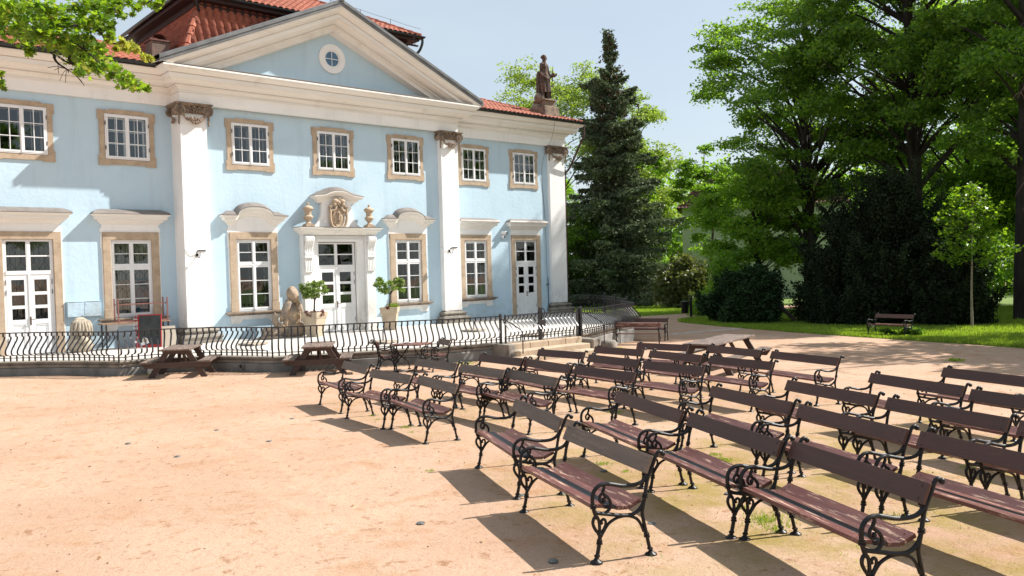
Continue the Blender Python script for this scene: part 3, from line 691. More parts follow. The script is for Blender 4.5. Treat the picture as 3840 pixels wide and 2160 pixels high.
def hood(f, c, y, arch=False, dark=False, clipL=None):
    pr = [(0, 4.07), (.03, 4.075), (.05, 4.10), (.06, 4.13), (.10, 4.14), (.12, 4.16), (.13, 4.20), (.20, 4.22), (.22, 4.24), (.22, 4.31), (.26, 4.33), (.30, 4.355), (.31, 4.38), (0, 4.39)]
    W = .86; mb = MB()
    xa = c-W; xb = c+W
    if clipL: xa = clipL
    if not arch:
        path = [(xa, y), (xa, y-.03), (xb, y-.03), (xb, y)] if not clipL else [(xa, y-.03), (xb, y-.03), (xb, y)]
        mb.sweep(path, pr, side=1); o = mb.build('hood', CREAM, f, smooth=24)
        t = MB(); ex = .31; z = 4.392
        n = 5
        for i in range(n+1):
            s = i/n; e = ex+.01-(ex-.04)*s; zz = z+.16*(1-(1-s)**1.8) if i else z
            zz = z+.155*s**.6 if i else z
            xl = (xa-e if not clipL else xa); xr = xb+e
            t.v += [(xl, y+.01, zz), (xl, y-.03-e, zz), (xr, y-.03-e, zz), (xr, y+.01, zz)]
        for i in range(n):
            b = i*4
            for k in range(3): t.f.append((b+k, b+k+1, b+5+k, b+4+k)); t.m.append(0)
        t.f.append((n*4, n*4+1, n*4+2, n*4+3)); t.m.append(0)
        t.build('hood_roof', HOODTOP, o)
    else:
        # path along x with raised arch in the middle : sweep in xz plane
        R = .62; pts = []
        pts.append((-W-.0, 0)); pts.append((-R-.02, 0))
        for k in range(1, 14): a = math.pi*k/14; pts.append((-R*math.cos(a)*1.0, .30*math.sin(a)**.85))
        pts += [(R+.02, 0), (W, 0)]
        for e_i, (nm, PRF, mt) in enumerate((('hood', pr, CREAM), ('hood_roof', [(.325, 4.383), (.33, 4.40), (.22, 4.44), (.12, 4.50), (.04, 4.55), (-.02, 4.55)], HOODTOP))):
            mb = MB(); vs = []; k = len(PRF)
            for (px, pz) in pts:
                for e, z in PRF:
                    ex = 0
                    xx = px
                    if abs(px) >= W-.001: xx = px+math.copysign(e, px)
                    vs.append((c+xx, y-.03-e, z+pz))
            # end returns to wall
            n = len(pts); fs = []
            for i in range(n-1):
                for a in range(k-1): fs.append((i*k+a, (i+1)*k+a, (i+1)*k+a+1, i*k+a+1))
            b0 = len(vs)
            for sgn in (-1, 1):
                for e, z in PRF: vs.append((c+sgn*(W+e), y+.01, z))
            for a in range(k-1):
                fs.append((b0+a, a, a+1, b0+a+1)); fs.append((b0+k+a, (n-1)*k+a, (n-1)*k+a+1, b0+k+a+1))
            mb.add(vs, fs); oo = mb.build(nm, mt, f if e_i == 0 else o, smooth=30)
            if e_i == 0: o = oo
    # white panel under the hood
    p = MB(); L = xa+.0 if clipL else c-W
    if arch:
        top = [(c+px, 4.08+pz) for px, pz in pts]; poly = [(c+W, 3.99), (c+W+.05, 3.93), (c+W+.05, 3.84), (c+W-.02, 3.78), (c-W+.02, 3.78), (c-W-.05, 3.84), (c-W-.05, 3.93), (c-W, 3.99)]+top
        p.prism(poly, y-.028, y-.001)
    else:
        if clipL: poly = [(xa, 3.78), (c+W-.02, 3.78), (c+W+.05, 3.84), (c+W+.05, 3.93), (c+W, 3.99), (c+W, 4.08), (xa, 4.08)]
        else: poly = [(c-W+.02, 3.78), (c+W-.02, 3.78), (c+W+.05, 3.84), (c+W+.05, 3.93), (c+W, 3.99), (c+W, 4.08), (c-W, 4.08), (c-W, 3.99), (c-W-.05, 3.93), (c-W-.05, 3.84)]
        p.prism(poly, y-.028, y-.001)
    for sx in (-1, 1):
        if clipL and sx < 0: continue
        p.box(c+sx*(W+.012)-.035, c+sx*(W+.012)+.035, y-.022, y-.001, 3.36, 3.80); p.ball((c+sx*(W+.03), y-.015, 3.36), .035, 8, 6, (1, .6, 1))
    p.build('panel', WHITE, o)
def lower_window(c, y, arch, curtain=None, clipL=None, blue=False):
    mb = MB(); yf = y-.06; f_ = MB()
    stone_surround(f_, c, yf, y+.02, .85, 1.13, 3.83, .62, 3.585)
    for sx in (-1, 1): f_.box(c+sx*.735-.135, c+sx*.735+.135, yf-.015, y, 1.13, 1.42)
    f = f_.build('window', SAND, house, True, bevel=.008)
    for e0 in (c-.885, c+.85): s = MB(); s.box(e0, e0+.035, y-.02, y-.001, 1.13, 3.80); s.build('white_edge', WHITE, f)
    s = MB(); pr = [(0, 1.0), (.03, 1.0), (.04, 1.03), (.10, 1.05), (.13, 1.07), (.16, 1.075), (.16, 1.12), (0, 1.13)]
    s.sweep([(c-.90, y), (c-.90, y-.03), (c+.90, y-.03), (c+.90, y)], pr, side=1); s.build('sill', SANDDARK, f, smooth=24)
    s = MB(); s.prism([(c-.88, 1.0), (c-.88, .74), (c-.56, .74), (c-.52, .78), (c-.46, .86), (c+.46, .86), (c+.52, .78), (c+.56, .74), (c+.88, .74), (c+.88, 1.0)][::-1], y-.035, y-.001)
    s.build('apron', WHITE, f)
    x0, x1, z0, z1 = c-.62, c+.62, 1.15, 3.58; ys = y+.0; fr = .05; zm = 2.73
    s = MB(); s.box(x0, x1, ys, ys+.08, z0, z0+fr); s.box(x0, x1, ys, ys+.08, z1-fr, z1); s.box(x0, x0+fr, ys+.002, ys+.078, z0+fr, z1-fr); s.box(x1-fr, x1, ys+.002, ys+.078, z0+fr, z1-fr)
    s.box(x0+fr, x1-fr, ys-.02, ys+.06, zm-.035, zm+.035)
    for a, b in ((x0+fr+.002, c-.002), (c+.002, x1-fr-.002)):
        sash(s, a, b, z0+fr+.002, zm-.037, ys-.01, 1, 3, .06); sash(s, a, b, zm+.037, z1-fr-.002, ys-.01, 1, 2, .06)
    s.box(c-.035, c+.035, ys-.03, ys-.008, z0+fr, zm-.04); s.box(c-.035, c+.035, ys-.03, ys-.008, zm+.04, z1-fr)
    s.build('sash', FRAMEW, f)
    glass(x0+.06, x1-.06, z0+.06, z1-.06, ys+.012, f)
    s = MB(); inner(s, x0+.04, x1-.04, z0+.04, z1-.04, ys+.07)
    if not curtain: sash(s, x0+.12, c-.05, z0+.1, zm-.05, y+.24, 1, 3, .05); sash(s, c+.05, x1-.12, z0+.1, zm-.05, y+.24, 1, 3, .05); sash(s, x0+.12, c-.05, zm+.05, z1-.1, y+.24, 1, 2, .05); sash(s, c+.05, x1-.12, zm+.05, z1-.1, y+.24, 1, 2, .05)
    s.build('inner_sash', FRAMEW, f)
    s = MB(); lattice(s, x0+.07, c, z0+.07, z1-.07, y+.13); lattice(s, c, x1-.07, z0+.07, z1-.07, y+.13); s.build('grille', IRON, f)
    if curtain:
        s = MB(); n = 40; vs = []
        for i in range(n+1): x = x0+(x1-x0)*i/n; yy = y+.30+.025*math.sin(i*1.9)+.01*math.sin(i*.7); vs += [(x, yy, z0), (x, yy, z1)]
        s.add(vs, [(2*i, 2*i+2, 2*i+3, 2*i+1) for i in range(n)]); s.build('curtain', CURTAIN, f, smooth=60)
    if blue:
        s = MB(); s.box(c+.12, c+.54, y+.26, y+.27, z0+.1, 2.35); s.build('blue_door_inside', pmat('teal_interior', (.02, .16, .24), (.015, .12, .20), .6, 2, bstr=0), f)
    hood(f, c, y, arch, clipL=clipL)
lower_window(8.32, YW, False, curtain=True, blue=True); lower_window(12.13, YC, True); lower_window(18.48, YC, True); lower_window(22.34, YW, False, clipL=21.35)

def door_leaves(s, x0, x1, z0, zt, z1, y):
    """frame + transom light + two leaves each with 3 panes and a panel"""
    c = (x0+x1)/2; fr = .06
    s.box(x0, x0+fr, y, y+.1, z0, z1); s.box(x1-fr, x1, y, y+.1, z0, z1); s.box(x0+fr, x1-fr, y+.001, y+.1, z1-fr, z1); s.box(x0+fr, x1-fr, y-.02, y+.1, zt-.055, zt+.055)
    s.box(c-.03, c+.03, y-.001, y+.06, zt+.055, z1-fr)
    for a, b in ((x0+fr, c-.03), (c+.03, x1-fr)):
        s.box(a, a+.03, y+.004, y+.05, zt+.055, z1-fr); s.box(b-.03, b, y+.004, y+.05, zt+.055, z1-fr); zz = (zt+z1)/2; s.box(a, b, y+.01, y+.045, zz-.02, zz+.02)
    lw = (x1-x0-2*fr)/2
    for a in (x0+fr, c+.001):
        b = a+lw-.002; st = .13; yl = y-.005
        g0 = z0+1.02; g1 = zt-.19; rows = 3; rh = (g1-g0)/rows
        s.box(a, a+st, yl, yl+.05, z0, zt-.055); s.box(b-st, b, yl, yl+.05, z0, zt-.055)
        s.box(a+st, b-st, yl+.001, yl+.049, z0, z0+.14); s.box(a+st, b-st, yl+.015, yl+.04, z0+.14, g0-.14); s.box(a+st, b-st, yl+.001, yl+.049, g0-.14, g0)
        for fz0, fz1 in ((z0+.18, z0+.19), (g0-.19, g0-.18)): s.box(a+st+.03, b-st-.03, yl+.005, yl+.02, fz0, fz1)
        s.box(a+st+.03, a+st+.04, yl+.005, yl+.02, z0+.18, g0-.18); s.box(b-st-.04, b-st-.03, yl+.005, yl+.02, z0+.18, g0-.18)
        for k in range(rows): s.box(a+st, b-st, yl+.001, yl+.049, g0+rh*(k+1)-.075 if k < 2 else g1-.02, g0+rh*(k+1)+.02 if k < 2 else zt-.055)
    s.box(c-.025, c+.025, y-.025, y-.004, z0, zt-.055)
def door_extras(f, x0, x1, z0, zt, z1, y, curtain):
    c = (x0+x1)/2; glass(x0+.07, x1-.07, z0+.9, z1-.07, y+.02, f)
    s = MB(); inner(s, x0+.05, x1-.05, z0+.02, z1-.05, y+.1); s.build('reveal', FRAMEW, f)
    s = MB()
    for a, b in ((x0+.07, c-.03), (c+.03, x1-.07)): lattice(s, a, b, z0+.9, z1-.07, y+.13)
    s.build('grille', IRON, f)
    if curtain:
        s = MB(); n = 40; vs = []
        for i in range(n+1): x = x0+(x1-x0)*i/n; yy = y+.30+.02*math.sin(i*1.9); vs += [(x, yy, z0), (x, yy, z1)]
        s.add(vs, [(2*i, 2*i+2, 2*i+3, 2*i+1) for i in range(n)]); s.build('curtain', CURTAIN, f, smooth=60)
    s = MB(); s.box(c-.02, c+.02, y-.04, y-.025, z0+.86, z0+1.10); s.tube([(c, y-.04, z0+1.02), (c, y-.09, z0+1.02), (c+.11, y-.09, z0+1.02)], .010, 6); s.build('handle', BRASS, f)
    for xx in (x0+.055, x1-.055):
        for zz in (z0+.35, zt-.35, zt-.65): s = MB(); s.tube([(xx, y-.015, zz), (xx, y-.015, zz+.14)], .011, 6); s.build('hinge', LEAD, f)
for c, y, cur in ((5.43, YW, True), (25.25, YW, False)):
    f_ = MB(); yf = y-.06; stone_surround(f_, c, yf, y+.02, .88, ZB, 3.83, .66, 3.60); f = f_.build('door', SAND, house, True, bevel=.008)
    for e0 in (c-.915, c+.88): s = MB(); s.box(e0, e0+.035, y-.02, y-.001, ZB, 3.80); s.build('white_edge', WHITE, f)
    s = MB(); door_leaves(s, c-.655, c+.655, ZB+.015, 2.62, 3.595, y+.0); s.build('leaf', FRAMEW, f); door_extras(f, c-.655, c+.655, ZB+.015, 2.62, 3.595, y, cur); hood(f, c, y)

# --- portal
PC = 15.305
f_ = MB()
for sx in (-1, 1):
    xo, xi = PC+sx*1.46, PC+sx*1.10
    a, b = min(xo, xi), max(xo, xi)
    f_.box(a, b, YC-.30, YC, ZB+.30, 3.74); f_.box(a-.03, b+.03, YC-.34, YC, ZB, ZB+.30)
    a, b = sorted((PC+sx*1.10, PC+sx*.80)); f_.box(a, b, YC-.16, YC+.1, ZB, 3.74)
    a, b = sorted((PC+sx*1.04, PC+sx*.88)); f_.box(a, b, YC-.185, YC-.159, ZB+.32, 3.60)
f_.box(PC-1.0999, PC+1.0999, YC-.161, YC+.1, 3.50, 3.739); f_.box(PC-.88, PC+.88, YC-.185, YC-.16, 3.58, 3.60)
portal = f_.build('portal', WHITE, house, True, bevel=.01)
# fluted consoles
for sx in (-1, 1):
    mb = MB(); x = PC+sx*1.28
    for k in range(5):
        xx = x-.13+k*.065
        pts = cr([(xx, YC-.30, 2.42), (xx, YC-.33, 2.50), (xx, YC-.33, 2.95), (xx, YC-.36, 3.05), (xx, YC-.34, 3.15), (xx, YC-.38, 3.35), (xx, YC-.47, 3.52), (xx, YC-.47, 3.64), (xx, YC-.40, 3.69)], 3)
        mb.tube(pts, .033, 6)
    mb.box(x-.17, x+.17, YC-.40, YC-.28, 2.93, 2.99); mb.box(x-.15, x+.15, YC-.35, YC-.28, 2.42, 2.46)
    for s2 in (-1, 1): mb.tube([(x+s2*.165, YC-.40+p[0], 3.58+p[1]) for p in spiral(0, 0, .075, 1.6, 0, 1, 1.5)], .016, 6)
    mb.build('console', WHITE, portal, smooth=40)
mb = MB(); PR = [(0, 3.74), (.03, 3.745), (.035, 3.79), (.05, 3.80), (.08, 3.82), (.09, 3.86), (.15, 3.875), (.17, 3.89), (.17, 3.94), (.20, 3.95), (.235, 3.975), (.24, 4.0), (-.1, 4.01)]
mb.sweep([(PC-1.46, YC), (PC-1.46, YC-.34), (PC-1.02, YC-.34), (PC-1.02, YC-.29), (PC+1.02, YC-.29), (PC+1.02, YC-.34), (PC+1.46, YC-.34), (PC+1.46, YC)], PR, side=1)
mb.build('entablature', CREAM, portal, smooth=24)
mb = MB(); mb.slab([(PC-1.71, YC), (PC-1.71, YC-.585), (PC+1.71, YC-.585), (PC+1.71, YC)], 4.012, 4.022); mb.build('flashing', HOODTOP, portal)
# scrolled attic
poly = [(PC+1.05, 4.02), (PC+.90, 4.10), (PC+.76, 4.24), (PC+.67, 4.42), (PC+.62, 4.65), (PC+.60, 4.96), (PC+.55, 5.04), (PC, 5.17), (PC-.55, 5.04), (PC-.60, 4.96), (PC-.62, 4.65), (PC-.67, 4.42), (PC-.76, 4.24), (PC-.90, 4.10), (PC-1.05, 4.02)]
mb = MB(); mb.prism(poly, YC-.16, YC-.001); mb.build('attic', WHITE, portal)
def seg_hood(par, PRF, mt, nm, W, rise, zb, flare):
    pts = []; n = 16
    for i in range(n+1):
        t = -1+2*i/n; pts.append((t*W, rise*(math.cos(t*1.35)-math.cos(1.35))/(1-math.cos(1.35))))
    pts = [(-W-.001, pts[0][1])]+pts[1:-1]+[(W+.001, pts[-1][1])]
    vs = []; k = len(PRF)
    for j, (px, pz) in enumerate(pts):
        for e, z in PRF:
            xx = px+(math.copysign(e*flare, px) if j in (0, len(pts)-1) else 0); vs.append((PC+xx, YC-.10-e, zb+z+pz))
    n = len(pts); fs = []
    for i in range(n-1):
        for a in range(k-1): fs.append((i*k+a, (i+1)*k+a, (i+1)*k+a+1, i*k+a+1))
    b0 = len(vs)
    for sgn, j in ((-1, 0), (1, n-1)):
        for e, z in PRF: vs.append((PC+sgn*(W+e*flare), YC+.01, zb+z+pts[j][1]))
    for a in range(k-1):
        fs.append((b0+a, a, a+1, b0+a+1)); fs.append((b0+k+a, (n-1)*k+a, (n-1)*k+a+1, b0+k+a+1))
    mb = MB(); mb.add(vs, fs); return mb.build(nm, mt, par, smooth=30)
hp = [(0, 0), (.06, .005), (.08, .05), (.14, .07), (.17, .09), (.17, .13), (.24, .15), (.30, .18), (.32, .21), (.34, .22), (.34, .25), (0, .26)]
sh_ = seg_hood(portal, hp, CREAM, 'segmental_hood', .66, .20, 4.90, 1.0)
seg_hood(portal, [(.345, .252), (.35, .265), (.26, .31), (.14, .37), (.05, .41), (-.08, .42)], HOODTOP, 'hood_roof', .66, .20, 4.90, 1.0)
# coat of arms
mb = MB(); r = random.Random(5); cy_ = YC-.20; cz = 4.42
vs = []; n = 28
for ring_, (sc, dy) in enumerate(((1, .0), (.97, -.07), (.80, -.11), (.72, -.085), (.60, -.10), (0.01, -.135))):
    for k in range(n):
        a = 2*math.pi*k/n; rx = .27*(1+.10*math.cos(3*a+math.pi/2)); rz = .40*(1-.06*math.sin(a)); vs.append((PC+rx*sc*math.cos(a), cy_+.03+dy, cz+rz*sc*math.sin(a)))
mb.add(vs, [(i*n+k, i*n+(k+1) % n, (i+1)*n+(k+1) % n, (i+1)*n+k) for i in range(5) for k in range(n)])
for sx in (-1, 1):
    mb.tube(cr([(PC+sx*.10, cy_-.06, 3.98), (PC+sx*.27, cy_-.06, 4.10), (PC+sx*.34, cy_-.07, 4.35), (PC+sx*.33, cy_-.07, 4.58), (PC+sx*.36, cy_-.07, 4.70)], 4), [.05]*17, 8)
    mb.ball((PC+sx*.32, cy_-.07, 4.76), .075, 10, 7, (1.1, .8, .8))
    for k in range(4): mb.ball((PC+sx*(.26+.035*k), cy_-.11, 4.80-.01*k), .028, 6, 5, (1, 1, 1.3))
    mb.tube(cr([(PC+sx*.30, cy_-.05, 4.62), (PC+sx*.16, cy_-.09, 4.66), (PC+sx*.10, cy_-.10, 4.80)], 4), .05, 8)
    mb.ball((PC+sx*.13, cy_-.10, 4.98), .12, 10, 8, (1.15, .8, .75)); mb.ball((PC+sx*.17, cy_-.10, 4.86), .08, 8, 6)
mb.ball((PC, cy_-.10, 4.92), .09, 10, 8); mb.ball((PC, cy_-.12, 5.06), .05, 8, 6); mb.box(PC-.13, PC+.13, cy_-.08, cy_, 3.99, 4.09)
# shield fields: quarters, rampant beast and small charges in relief
for k in range(26):
    a = r.random()*6.28; q = r.random()**.5*.8; mb.ball((PC+.14*q*math.cos(a), cy_-.095, cz+.24*q*math.sin(a)), .016+.02*r.random(), 6, 4, (1.2, .6, 1))
mb.tube(cr([(PC+.02, cy_-.11, cz-.15), (PC-.01, cy_-.12, cz-.02), (PC+.02, cy_-.12, cz+.08), (PC-.02, cy_-.12, cz+.15)], 4), [.035]*13, 6)
for q in ((-.10, .04), (.10, .0), (.09, .10), (-.08, .12), (.10, -.14), (-.06, -.16)): mb.tube([(PC, cy_-.11, cz+q[1]*.4), (PC+q[0], cy_-.11, cz+q[1])], .018, 5)
for q in (-.09, .0, .09): mb.box(PC-.17, PC-.03, cy_-.10, cy_-.08, cz-.12+q-.015, cz-.12+q+.015)
mb.build('coat_of_arms', SAND, portal, smooth=50)
s = MB(); door_leaves(s, PC-.79, PC+.79, ZB+.02, 2.60, 3.48, YC+.02); dl = s.build('door', FRAMEW, house, True)
door_extras(dl, PC-.79, PC+.79, ZB+.02, 2.60, 3.48, YC+.02, False)

for sx, lab in ((-1, 'sandstone urn on the portal, left of the coat of arms'), (1, 'sandstone urn on the portal, right of the coat of arms')):
    ux, uy, uz = PC+sx*1.25, YC-.33, 4.022
    root = empty('stone_urn', (ux, uy, uz), lab, 'urn', 'urns on the entrance portal')
    mb = MB(); mb.box(-.17, .17, -.15, .15, 0, .07); mb.box(-.14, .14, -.13, .13, .07, .11); mb.build('foot', SAND, root, bevel=.008)
    mb = MB(); mb.lathe((0, 0, 0), [(.10, .11), (.11, .13), (.07, .17), (.06, .19), (.075, .21), (.13, .27), (.165, .32), (.175, .36), (.155, .39), (.115, .42), (.11, .50), (.125, .56), (.16, .61), (.195, .63), (.195, .655), (.17, .665)], 20); mb.build('bowl', SAND, root, smooth=35)
    mb = MB(); mb.lathe((0, 0, 0), [(.19, .665), (.17, .70), (.12, .735), (.05, .76), (.025, .775), (.03, .79), (.045, .815), (.045, .84), (.02, .865), (.003, .87)], 18); mb.build('lid', SAND, root, smooth=50)

# ================================================================ roofs
def tiled(poly3, updir, cw=.235, rh=.36, amp=.055, step=.05, name='roof', mat=TILE, par=None, label=None):
    """poly3: planar polygon (3D); updir: up-slope direction. builds pantile relief clipped to polygon"""
    P = [Vector(p) for p in poly3]; up = Vector(updir).normalized()
    nrm = (P[1]-P[0]).cross(P[2]-P[0]).normalized()
    if nrm.z < 0: nrm = -nrm
    up = (up-nrm*up.dot(nrm)).normalized(); ac = up.cross(nrm).normalized(); o = P[0]
    uv = [((p-o).dot(ac), (p-o).dot(up)) for p in P]
    u0, u1 = min(a for a, b in uv), max(a for a, b in uv); v0, v1 = min(b for a, b in uv), max(b for a, b in uv)
    ns = 6; nu = int(math.ceil((u1-u0)/cw))*ns; nr = int(math.ceil((v1-v0)/rh))
    U = u0+np.arange(nu+1)*cw/ns; ph = (np.arange(nu+1) % ns)/ns
    hu = amp*np.sqrt(np.abs(np.sin(np.pi*ph))+1e-6)
    Vv = []; Hh = []
    for r_ in range(nr): Vv += [v0+r_*rh, v0+(r_+.98)*rh]; Hh += [step, .0]
    Vv = np.array(Vv); Hh = np.array(Hh)
    UU, VV = np.meshgrid(U, Vv, indexing='ij'); H = hu[:, None]*np.ones_like(Hh)[None]+Hh[None]
    jit = np.random.default_rng(int(abs(o.x*10))).random((len(U)//ns+2, nr+1))*.014
    H = H+np.repeat(jit[np.arange(len(U))//ns][:, :nr], 2, axis=1)
    co = (np.array(o)[None, None]+UU[..., None]*np.array(ac)+VV[..., None]*np.array(up)+H[..., None]*np.array(nrm))
    a, b = UU.shape; idx = np.arange(a*b).reshape(a, b)
    q = np.stack([idx[:-1, :-1], idx[1:, :-1], idx[1:, 1:], idx[:-1, 1:]], -1).reshape(-1, 4)
    cu = ((UU[:-1, :-1]+UU[1:, 1:])/2).ravel(); cv = ((VV[:-1, :-1]+VV[1:, 1:])/2).ravel()
    keep = inpoly(cu, np.clip(cv, v0+.01, v1-.01), uv); q = q[keep]
    used = np.unique(q); remap = -np.ones(a*b, int); remap[used] = np.arange(len(used))
    me = np_mesh(name, co.reshape(-1, 3)[used], remap[q])
    ob = link_mesh(name, me, mat, par, True)
    return ob
def tile_tube(mb, a, b, r=.10, L=.38):
    a = Vector(a); b = Vector(b); n = max(1, int((b-a).length/L)); d = (b-a)/n
    for i in range(n): mb.tube([a+d*i, a+d*(i+1.12)], [r*1.12, r*.86], 8)
# wing roofs
ZG = 9.04; WS = .37
def wing_roof(x0, x1, hipL=False, hipR=False):
    y0 = -.80; yr = 3.2; zr = ZG+WS*(yr-y0)
    xa = x0+(yr-y0 if hipL else 0); xb = x1-(yr-y0 if hipR else 0)
    r_ = tiled([(x0, y0, ZG), (x1, y0, ZG), (xb, yr, zr), (xa, yr, zr)], (0, 1, WS), par=house)
    mb = MB()
    if hipR: mb.add([(x1, y0, ZG), (x1, 2*yr-y0, ZG), (xb, yr, zr)], [(0, 1, 2)]); tile_tube(mb, (x1, y0, ZG+.03), (xb, yr, zr+.03))
    if hipL: mb.add([(x0, y0, ZG), (x0, 2*yr-y0, ZG), (xa, yr, zr)], [(0, 1, 2)])
    mb.add([(x0, 2*yr-y0, ZG), (x1, 2*yr-y0, ZG), (xb, yr, zr), (xa, yr, zr)], [(0, 1, 2, 3)]); tile_tube(mb, (xa, yr, zr+.03), (xb, yr, zr+.03))
    mb.build('ridge_tiles', TILE, r_)
wing_roof(XL-.7, 10.2, hipL=True); wing_roof(20.4, 28.32, hipR=True)
def gutter(path, z, name='gutter'):
    mb = MB(); pr = []
    for k in range(9): a = math.pi*k/8; pr.append((.07-.075*math.cos(a), z-.085*math.sin(a)))
    for k in range(8, -1, -1): a = math.pi*k/8; pr.append((.07-.06*math.cos(a), z-.068*math.sin(a)))
    mb.sweep(path, pr, side=1); return mb.build(name, GUTTER, house, True, smooth=40)
gutter([(XL-.8, -.82), (9.05, -.82)], 9.08); gutter([(21.45, -.875), (28.42, -.875), (28.42, 8)], 9.06)
mb = MB(); mb.box(XL-.8, 9.3, -.82, -.75, 8.97, 9.09); mb.build('fascia_board', GUTTER, house, True)
mb = MB(); mb.box(21.3, 28.40, -.87, -.80, 8.97, 9.06); mb.build('fascia_board', GUTTER, house, True)
# downpipe at the right corner
mb = MB(); mb.tube(cr([(28.42, -.80, 8.98), (28.42, -.80, 8.72), (28.40, -.80, 8.45), (28.30, -.72, 8.20), (27.95, -.30, 7.05), (27.80, -.12, 6.75), (27.78, -.10, 6.4), (27.78, -.10, .3)], 4), .05, 10)
for z in (6.3, 4.2, 2.2): mb.tube([(27.78, -.10, z), (27.78, -.10, z+.05)], .062, 10)
mb.build('downpipe', pmat('copper_brown_pipe', (.06, .05, .045), (.09, .045, .035), .5, .6, bstr=.1, metal=.4, stretch=(1, 1, .5)), house, True, smooth=50)

# mansard over the centre
mx0, mx1, my0, mz0 = 9.95, 20.66, -.25, 9.05; tx0, tx1, ty0, tz = 11.15, 19.46, .98, 11.85; my1 = 8.2; ty1 = my1-1.23
up_ = (0, ty0-my0, tz-mz0)
mr_ = tiled([(mx0, my0, mz0), (mx1, my0, mz0), (tx1, ty0, tz), (tx0, ty0, tz)], up_, cw=.27, rh=.42, amp=.085, step=.06, name='mansard_roof', par=house)
tiled([(mx0, my0, mz0), (tx0, ty0, tz), (tx0, ty1, tz), (mx0, my1, mz0)], (tx0-mx0, 0, tz-mz0), cw=.27, rh=.42, amp=.085, step=.06, name='mansard_roof', par=house)
mb = MB(); mb.add([(mx1, my0, mz0), (tx1, ty0, tz), (tx1, ty1, tz), (mx1, my1, mz0), (mx0, my1, mz0), (tx0, ty1, tz)], [(0, 3, 2, 1), (3, 4, 5, 2)])
tile_tube(mb, (mx0, my0, mz0+.05), (tx0, ty0, tz), .12); tile_tube(mb, (mx1, my0, mz0+.05), (tx1, ty0, tz), .12); mb.build('hip_tiles', TILE, house, True)
ex0, ex1, ey0, ey1, ez = 10.50, 20.11, .42, 7.5, 11.98; S2 = .53; dy = (ey1-ey0)/2; rz_ = ez+S2*dy; ym = (ey0+ey1)/2
mb = MB(); mb.box(ex0+.05, ex1-.05, ey0+.05, ey1-.05, ez-.16, ez-.02); mb.box(ex0+.4, ex1-.4, ey0+.4, ey1-.4, ez-.34, ez-.16)
mb.box(tx1-.05, ex1-.05, ey0+.12, ey0+.2, ez-.36, ez-.30)
EAVE = pmat('dark_red_eave_boards', (.05, .02, .018), (.03, .015, .013), .6, 6, bstr=.2); mb.build('eave', EAVE, house, True)
tiled([(ex0, ey0, ez), (ex1, ey0, ez), (ex1-dy, ym, rz_), (ex0+dy, ym, rz_)], (0, 1, S2), name='upper_roof', par=house)
tiled([(ex0, ey0, ez), (ex0+dy, ym, rz_), (ex0, ey1, ez)], (1, 0, S2), name='upper_roof', par=house)
mb = MB(); mb.add([(ex1, ey0, ez), (ex1, ey1, ez), (ex1-dy, ym, rz_), (ex0+dy, ym, rz_), (ex0, ey1, ez)], [(0, 1, 2), (1, 4, 3, 2)])
tile_tube(mb, (ex1, ey0, ez+.05), (ex1-dy, ym, rz_+.03)); tile_tube(mb, (ex0, ey0, ez+.05), (ex0+dy, ym, rz_+.03)); tile_tube(mb, (ex0+dy, ym, rz_+.04), (ex1-dy, ym, rz_+.04)); mb.build('hip_tiles', TILE, house, True)
gutter([(ex0-.0, ey1), (ex0-.0, ey0), (ex1+.0, ey0), (ex1, ey1)], ez+.02)
mb = MB(); mb.tube(cr([(ex1+.06, ey0-.02, ez-.08), (ex1+.04, ey0, ez-.30), (ex1-.10, ey0+.12, ez-.62), (ex1-.42, ey0+.40, ez-.75)], 4), .055, 8)
mb.tube(cr([(ex0+.3, ey0-.02, ez-.04), (ex0+.4, ey0+.1, ez-.3), (ex0+.62, ey0+.42, ez-.6), (ex0+.70, ey0+.5, ez-.75)], 4), .05, 8); mb.build('downpipe', GUTTER, house, True, smooth=50)
# lightning rod wire along the ridges
mb = MB()
def rod(path):
    for a, b in zip(path[:-1], path[1:]):
        a = Vector(a); b = Vector(b); n = max(1, int((b-a).length/1.3))
        for i in range(n):
            p = a+(b-a)*i/n; q = a+(b-a)*(i+1)/n; mid = (p+q)/2-Vector((0, 0, .02)); mb.tube([p+Vector((0, 0, .22)), mid+Vector((0, 0, .22)), q+Vector((0, 0, .22))], .006, 4); mb.tube([p, p+Vector((0, 0, .23))], .012, 4)
rod([(ex0+dy, ym, rz_+.08), (ex1-dy, ym, rz_+.08), (ex1, ey0, ez+.12)]); rod([(ex1-.1, ey0+.3, ez-.3), (tx1+.1, ty0-.1, tz-.5), (mx1+.15, my0, mz0+.2), (22.2, -.2, 9.4)])
mb.tube(cr([(26.48, -.86, 9.0), (26.40, -.70, 8.2), (26.42, -.2, 7.6), (26.35, -.03, 6.6), (26.50, -.02, 4.6), (26.55, -.03, 1.9)], 4), .008, 4); mb.tube([(26.56, -.05, 1.9), (26.58, -.05, .3)], .018, 6); mb.box(26.50, 26.62, -.07, 0, 1.55, 1.59)
mb.build('lightning_conductor', GUTTER, house, True)
# chimney
mb = MB(); mb.box(9.42, 10.02, .75, 1.35, 9.3, 10.25); ch = mb.build('chimney', BRICKD, house, True, bevel=.02)
mb = MB(); mb.box(9.38, 10.06, .71, 1.39, 10.252, 10.30)
vs = []; n = 10
for i in range(n+1): a = math.pi*i/n; vs += [(9.72-.24*math.cos(a), .8, 10.30+.20*math.sin(a)), (9.72-.24*math.cos(a), 1.3, 10.30+.20*math.sin(a))]
mb.add(vs, [(2*i, 2*i+1, 2*i+3, 2*i+2) for i in range(n)]); mb.build('cowl', TILED, ch)

